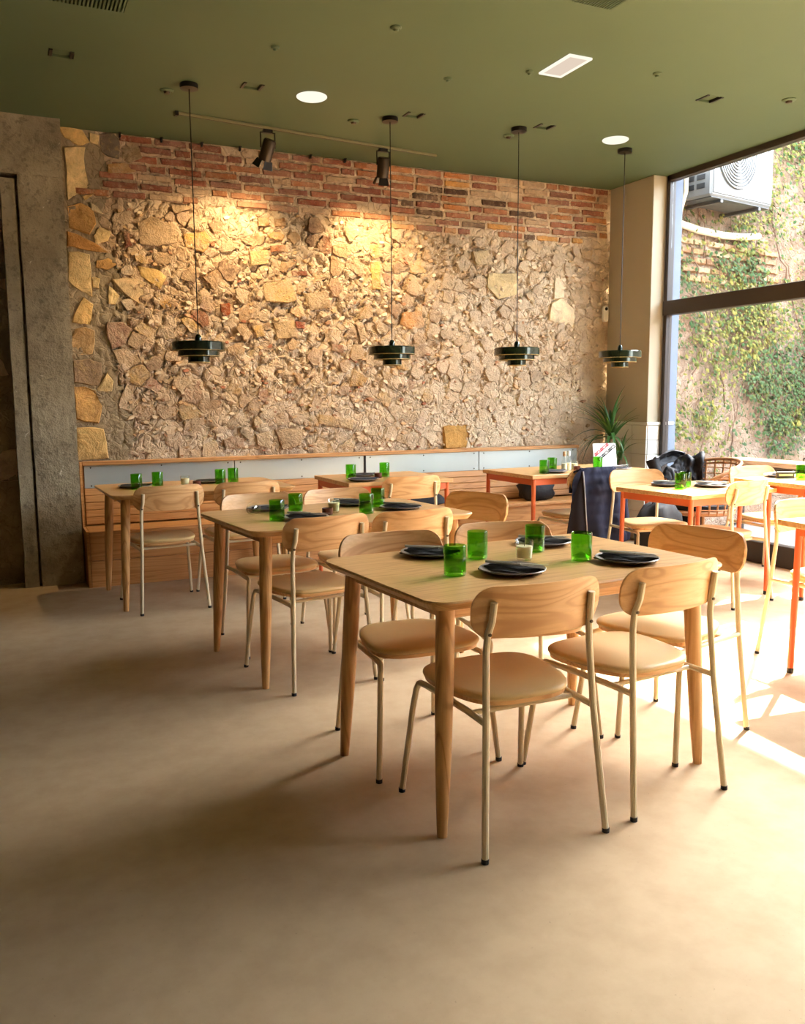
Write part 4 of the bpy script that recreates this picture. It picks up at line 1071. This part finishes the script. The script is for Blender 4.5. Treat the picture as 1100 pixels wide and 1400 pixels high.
# ------------------------------------------------------------------ potted yucca in the corner
yu = thing('potted_yucca', (5.085, 6.46, 0), 0, 'potted yucca with sword-shaped leaves in the corner by the pier', 'plant')
MB().lathe([(0, 0), (.11, 0), (.13, .25), (.14, .255), (.14, .285), (.125, .285), (.12, .25), (0, .25)], n=28).build('pot', 'pot', yu)
MB().lathe([(0, .255), (.121, .255), (.0, .27)], n=24).build('soil', 'soil', yu)
MB().tube([(0, 0, .26), (.005, .0, .55), (-.005, .01, .96)], [.028, .025, .022], 10).build('trunk', 'trunk', yu)
MB().tube([(.03, .01, .26), (.06, -.01, .5), (.09, -.02, .76)], [.02, .018, .016], 10).build('trunk', 'trunk', yu)
def leaf_mesh(L, w, bend, mat):
    b = MB(); n = 9; rows = []
    for i in range(n + 1):
        t = i / n; ww = w * (.45 + .55 * math.sin(PI * min(1, t * 1.1 + .15))) * (1 - t ** 4) + .0006
        a = bend * t * t; y = L * t * math.cos(a * .6); z_ = L * t * 1.0 * math.sin(-a)
        rows.append([(-ww, y, z_ + ww * .35), (0, y, z_ - .0015), (ww, y, z_ + ww * .35), (0, y, z_ + .0015)])
    o = b.loft(rows).build('leaf', mat, None, smooth=50); d = o.data; bpy.data.objects.remove(o); return d
LV = [leaf_mesh(.42, .016, .25, 'leaf_dark'), leaf_mesh(.40, .017, .7, 'leaf_dark'), leaf_mesh(.36, .015, .3, 'leaf_light'), leaf_mesh(.40, .016, 1.1, 'leaf_dark'), leaf_mesh(.38, .014, 1.2, 'leaf_pale')]
lr = random.Random(8)
def head(cx, cy, cz, n, sc):
    for k in range(n):
        az = lr.uniform(0, 2 * PI); el = R(lr.choice([84, 80, 74, 68, 60, 46, 30, 10])) + lr.uniform(-.1, .1)
        for _ in range(30):
            tx, ty = 5.085 + cx - math.sin(az) * math.cos(el) * .5 * sc, 6.46 + cy + math.cos(az) * math.cos(el) * .5 * sc
            if tx < 5.27 and ty < 6.78: break
            az = lr.uniform(0, 2 * PI)
        o = bpy.data.objects.new('leaf', LV[lr.choice([0, 0, 1, 2, 3]) if el > .7 else lr.choice([1, 3, 4, 3])]); COL.objects.link(o); o.parent = yu
        s = sc * lr.uniform(.75, 1.1); o.scale = (s, s, s)
        o.location = (cx, cy, cz + lr.uniform(-.05, .03)); o.rotation_euler = (el, 0, az)
head(-.005, .01, .97, 46, 1.0); head(.09, -.02, .77, 18, .72)

# ------------------------------------------------------------------ outside the glazing
tag(MB().box((9.9, 4.2, -.08), (8.6, 14, .1)).build('pavement', 'paving', smooth=0), 'grey paved yard outside the glazing', kind='structure')
tag(MB().box((12.4, 1.5, 2.1), (.3, 14.5, 4.3)).build('wall_sky_block', 'outer_stone', smooth=0), 'plain yard wall far outside', kind='structure')  # unseen, added to cut low-angle sky light and darken the left floor
# ivy wall, a little skewed to the room
ow = Vector((5.60, 6.50)); od = Vector((math.cos(R(11.5)), math.sin(R(11.5)))); on = Vector((od.y, -od.x))   # on points at the yard
b = MB(); n1_, n2_ = 90, 60; vs = []
OL, OH = 7.5, 5.0
for j in range(n2_ + 1):
    for i in range(n1_ + 1):
        s, zz = OL * i / n1_, OH * j / n2_
        d = .03 * fbm(s * 3, zz * 3, 4) + .02 * fbm(s * 9, zz * 9, 6)
        vs.append((ow.x + od.x * s + on.x * d, ow.y + od.y * s + on.y * d, zz))
m = n1_ + 1
b.add(vs, [(j * m + i, j * m + i + 1, (j + 1) * m + i + 1, (j + 1) * m + i) for j in range(n2_) for i in range(n1_)])
yw = b.build('wall_garden', 'outer_stone', smooth=60); tag(yw, 'weathered pinkish stone garden wall outside', kind='structure')
MB().box((ow.x + od.x * OL / 2 - on.x * .2, ow.y + od.y * OL / 2 - on.y * .2, OH / 2), (OL, .25, OH), 0, R(11.5)).build('core', 'outer_stone', yw, smooth=0)
# a few weathered brick courses still show below the air conditioner
gr_ = random.Random(4)
for row in range(5):
    s = .15 + gr_.uniform(0, .2)
    while s < 1.9:
        L = gr_.uniform(.2, .3); zz = 2.45 + row * .085
        o = bpy.data.objects.new('brick', gr_.choice(BM)); COL.objects.link(o); o.parent = yw
        p = ow + od * (s + L / 2) - on * .030; o.location = (p.x, p.y, zz); o.scale = ((L - .015) / .262, 1.2, 1.25); o.rotation_euler = (0, 0, R(11.5))
        o.color = lin(*gr_.choice([(160, 124, 84), (146, 104, 72), (166, 138, 104), (134, 96, 68)])); s += L
def dens(s, zz):
    v = fbm(s * 1.1 + 3, zz * 1.0 + 5, 0, 3) * .9 + .25
    v += .45 * math.exp(-((s - 2.6) / 1.5) ** 2) * math.exp(-((zz - 1.9) / 1.1) ** 2)
    v -= .5 * math.exp(-((s - 1.2) / 1.0) ** 2 - ((zz - 2.75) / .35) ** 2)
    v -= .35 * (zz < .9)
    return v
b = MB(); k = 0
while k < 34000:
    s, zz = gr_.uniform(.06, OL - .1), gr_.uniform(.3, OH - .05)
    if gr_.random() > dens(s, zz) * 1.25: 
        if gr_.random() > .12: continue
    k += 1
    r_ = gr_.uniform(.011, .027); off = gr_.uniform(.02, .11)
    p = ow + od * s + on * off
    c = Vector((p.x, p.y, zz)); nrm = (Vector((on.x, on.y, gr_.uniform(-.1, .9))) + Vector((gr_.uniform(-.6, .6), gr_.uniform(-.6, .6), 0))).normalized()
    t = Vector((od.x, od.y, 0)); t = (t - nrm * t.dot(nrm)).normalized(); bb = nrm.cross(t); a = gr_.uniform(0, 6.3)
    t, bb = t * math.cos(a) + bb * math.sin(a), bb * math.cos(a) - t * math.sin(a)
    pts = [c - bb * r_, c + t * r_ * .75 - bb * r_ * .2, c + t * r_ * .55 + bb * r_ * .6, c + bb * r_ * 1.15, c - t * r_ * .55 + bb * r_ * .6, c - t * r_ * .75 - bb * r_ * .2]
    mid = c + nrm * r_ * .22
    v = fbm(s * .8, zz * .8, 9, 2)
    mi = gr_.choice([0, 0, 2, 2, 1]) if v > -.05 and zz < 2.7 else gr_.choice([1, 1, 3, 0, 3])
    b.add([mid] + pts, [(0, j + 1, (j + 1) % 6 + 1) for j in range(6)], mi)
iv = b.build('ivy_leaves', ['ivy_a', 'ivy_b', 'ivy_c', 'ivy_d'], None, smooth=0); tag(iv, 'green and yellowing ivy climbing the garden wall outside', 'ivy', kind='stuff')
b = MB()
for k in range(34):
    s, zz = gr_.uniform(.3, 5.5), gr_.uniform(.0, 2.8); pts = []
    ds = gr_.uniform(-.06, .06)
    for j in range(12):
        p = ow + od * s + on * (.035 + .02 * math.sin(j)); pts.append((p.x, p.y, zz)); zz += gr_.uniform(.06, .14); s += ds + gr_.uniform(-.05, .05); s = max(.08, s)
    b.tube(pts, [gr_.uniform(.006, .012) * (1 - j / 14) for j in range(12)], 5)
st = b.build('ivy_stems', 'stem_brown', None, smooth=60); tag(st, 'bare brown ivy stems on the garden wall outside', 'ivy', kind='stuff')
# air conditioner on brackets
ac = thing('air_conditioner', (0, 0, 0), R(11.5), 'white outdoor air conditioner with a round fan grille high on the garden wall', 'air conditioner')
AW, AH, AD = .96, .82, .36     # local: x along the wall, -y out to the yard
acp = Vector((5.845, 6.12)) + od * (AW / 2) - on * (AD / 2)
ac.location = (acp.x, acp.y, 3.10)
MB().box((0, 0, AH / 2), (AW, AD, AH), .02).build('case', 'ac_white', ac)
MB().box((.0, -AD / 2 - .004, AH / 2), (AW - .05, .012, AH - .06), .004).build('front_panel', 'ac_white', ac)
fx = -.12
MB().lathe([(0, 0), (.29, 0), (.295, .004), (.29, .008), (0, .008)], n=48).build('fan_opening', 'ac_grey', ac, loc=(fx, -AD / 2 - .010, .385)).rotation_euler = (R(90), 0, 0)
for k in range(9):
    r_ = .06 + k * .028
    MB().tube([(r_ * math.cos(i * 2 * PI / 36), 0, r_ * math.sin(i * 2 * PI / 36)) for i in range(37)], .0065, 6, caps=False).build('grille_ring', 'ac_white', ac, loc=(fx, -AD / 2 - .024, .385))
for k in range(8):
    a = k * PI / 4; MB().tube([(.04 * math.cos(a), 0, .04 * math.sin(a)), (.288 * math.cos(a), 0, .288 * math.sin(a))], .004, 5).build('grille_spoke', 'ac_white', ac, loc=(fx, -AD / 2 - .019, .385))
MB().lathe([(0, 0), (.045, 0), (.04, .012), (0, .014)], n=24).build('grille_hub', 'ac_white', ac, loc=(fx, -AD / 2 - .018, .385)).rotation_euler = (R(90), 0, 0)
for k in range(7):
    MB().box((.355, -AD / 2 - .011, .10 + k * .10), (.20, .003, .007)).build('front_rib', 'ac_grey', ac, smooth=0)
for c_ in range(2):
    for k in range(7): MB().box((-AW / 2 - .001, -.07 + c_ * .11, .10 + k * .075), (.008, .085, .045), .003).build('side_louvre', 'ac_dark', ac)
for sx in (-.30, .30):
    MB().box((sx, .06, -.025), (.04, AD + .10, .03), .003).box((sx, -AD / 2 + .06, -.006), (.06, .05, .012), .002).build('bracket', 'ac_grey', ac)
MB().box((0, 0, -.004), (AW - .04, AD - .03, .012), .003).build('base_tray', 'ac_grey', ac)
MB().tube([(-.44, .12, .30), (-.53, .05, .22), (-.56, .03, .06), (-.52, .12, -.12), (-.46, .22, -.2)], .022, 10).build('hose', 'conduit', ac)
pp = [ow + od * s + on * .06 for s in (.12, .5, .9, 1.25, 1.5)]
cdt = MB().tube([(p.x, p.y, zz) for p, zz in zip(pp, (2.93, 2.89, 2.88, 2.90, 2.93))], .035, 10).build('conduit', 'conduit', smooth=60); tag(cdt, 'pale conduit running below the air conditioner', 'conduit')
# outdoor bar ledge of timber along the glazing
lg = thing('outdoor_ledge', (5.98, 4.75, 0), 0, 'timber bar ledge on dark legs outside the glazing', 'ledge')
for k in range(2): MB().box((-.07 + .14 * k, 0, .755), (.135, 2.3, .045), .006).build('plank', 'outdoor_wood', lg)
for y in (-1.0, -.35, .35, 1.0): MB().box((0, y, .366), (.045, .045, .732), .003).build('leg', 'dark_frame', lg)
for y in (-.7, 0., .7): MB().box((0, y, .70), (.04, .62, .04), .003).build('under_rail', 'dark_frame', lg)
# black wire chair outside
wc = thing('wire_chair', (6.42, 5.10, 0), R(-80), 'black wire garden chair outside the glazing', 'chair')
for k in range(9):
    x = -.2 + .05 * k; MB().tube([(x, .2, .44), (x, -.18, .44), (x * .95, -.22, .5), (x * .9, -.27, .80)], .005, 6).build('wire', 'black_metal', wc)
MB().tube([(-.2, .2, .44), (.2, .2, .44)], .007, 6).tube([(-.18, -.27, .80), (.18, -.27, .80)], .007, 6).build('wire_rail', 'black_metal', wc)
for sx in (-1, 1):
    for sy in (-1, 1): MB().tube([(sx * .18, sy * .18, .44), (sx * .21, sy * .22, -.03)], .008, 6).build('leg', 'black_metal', wc)
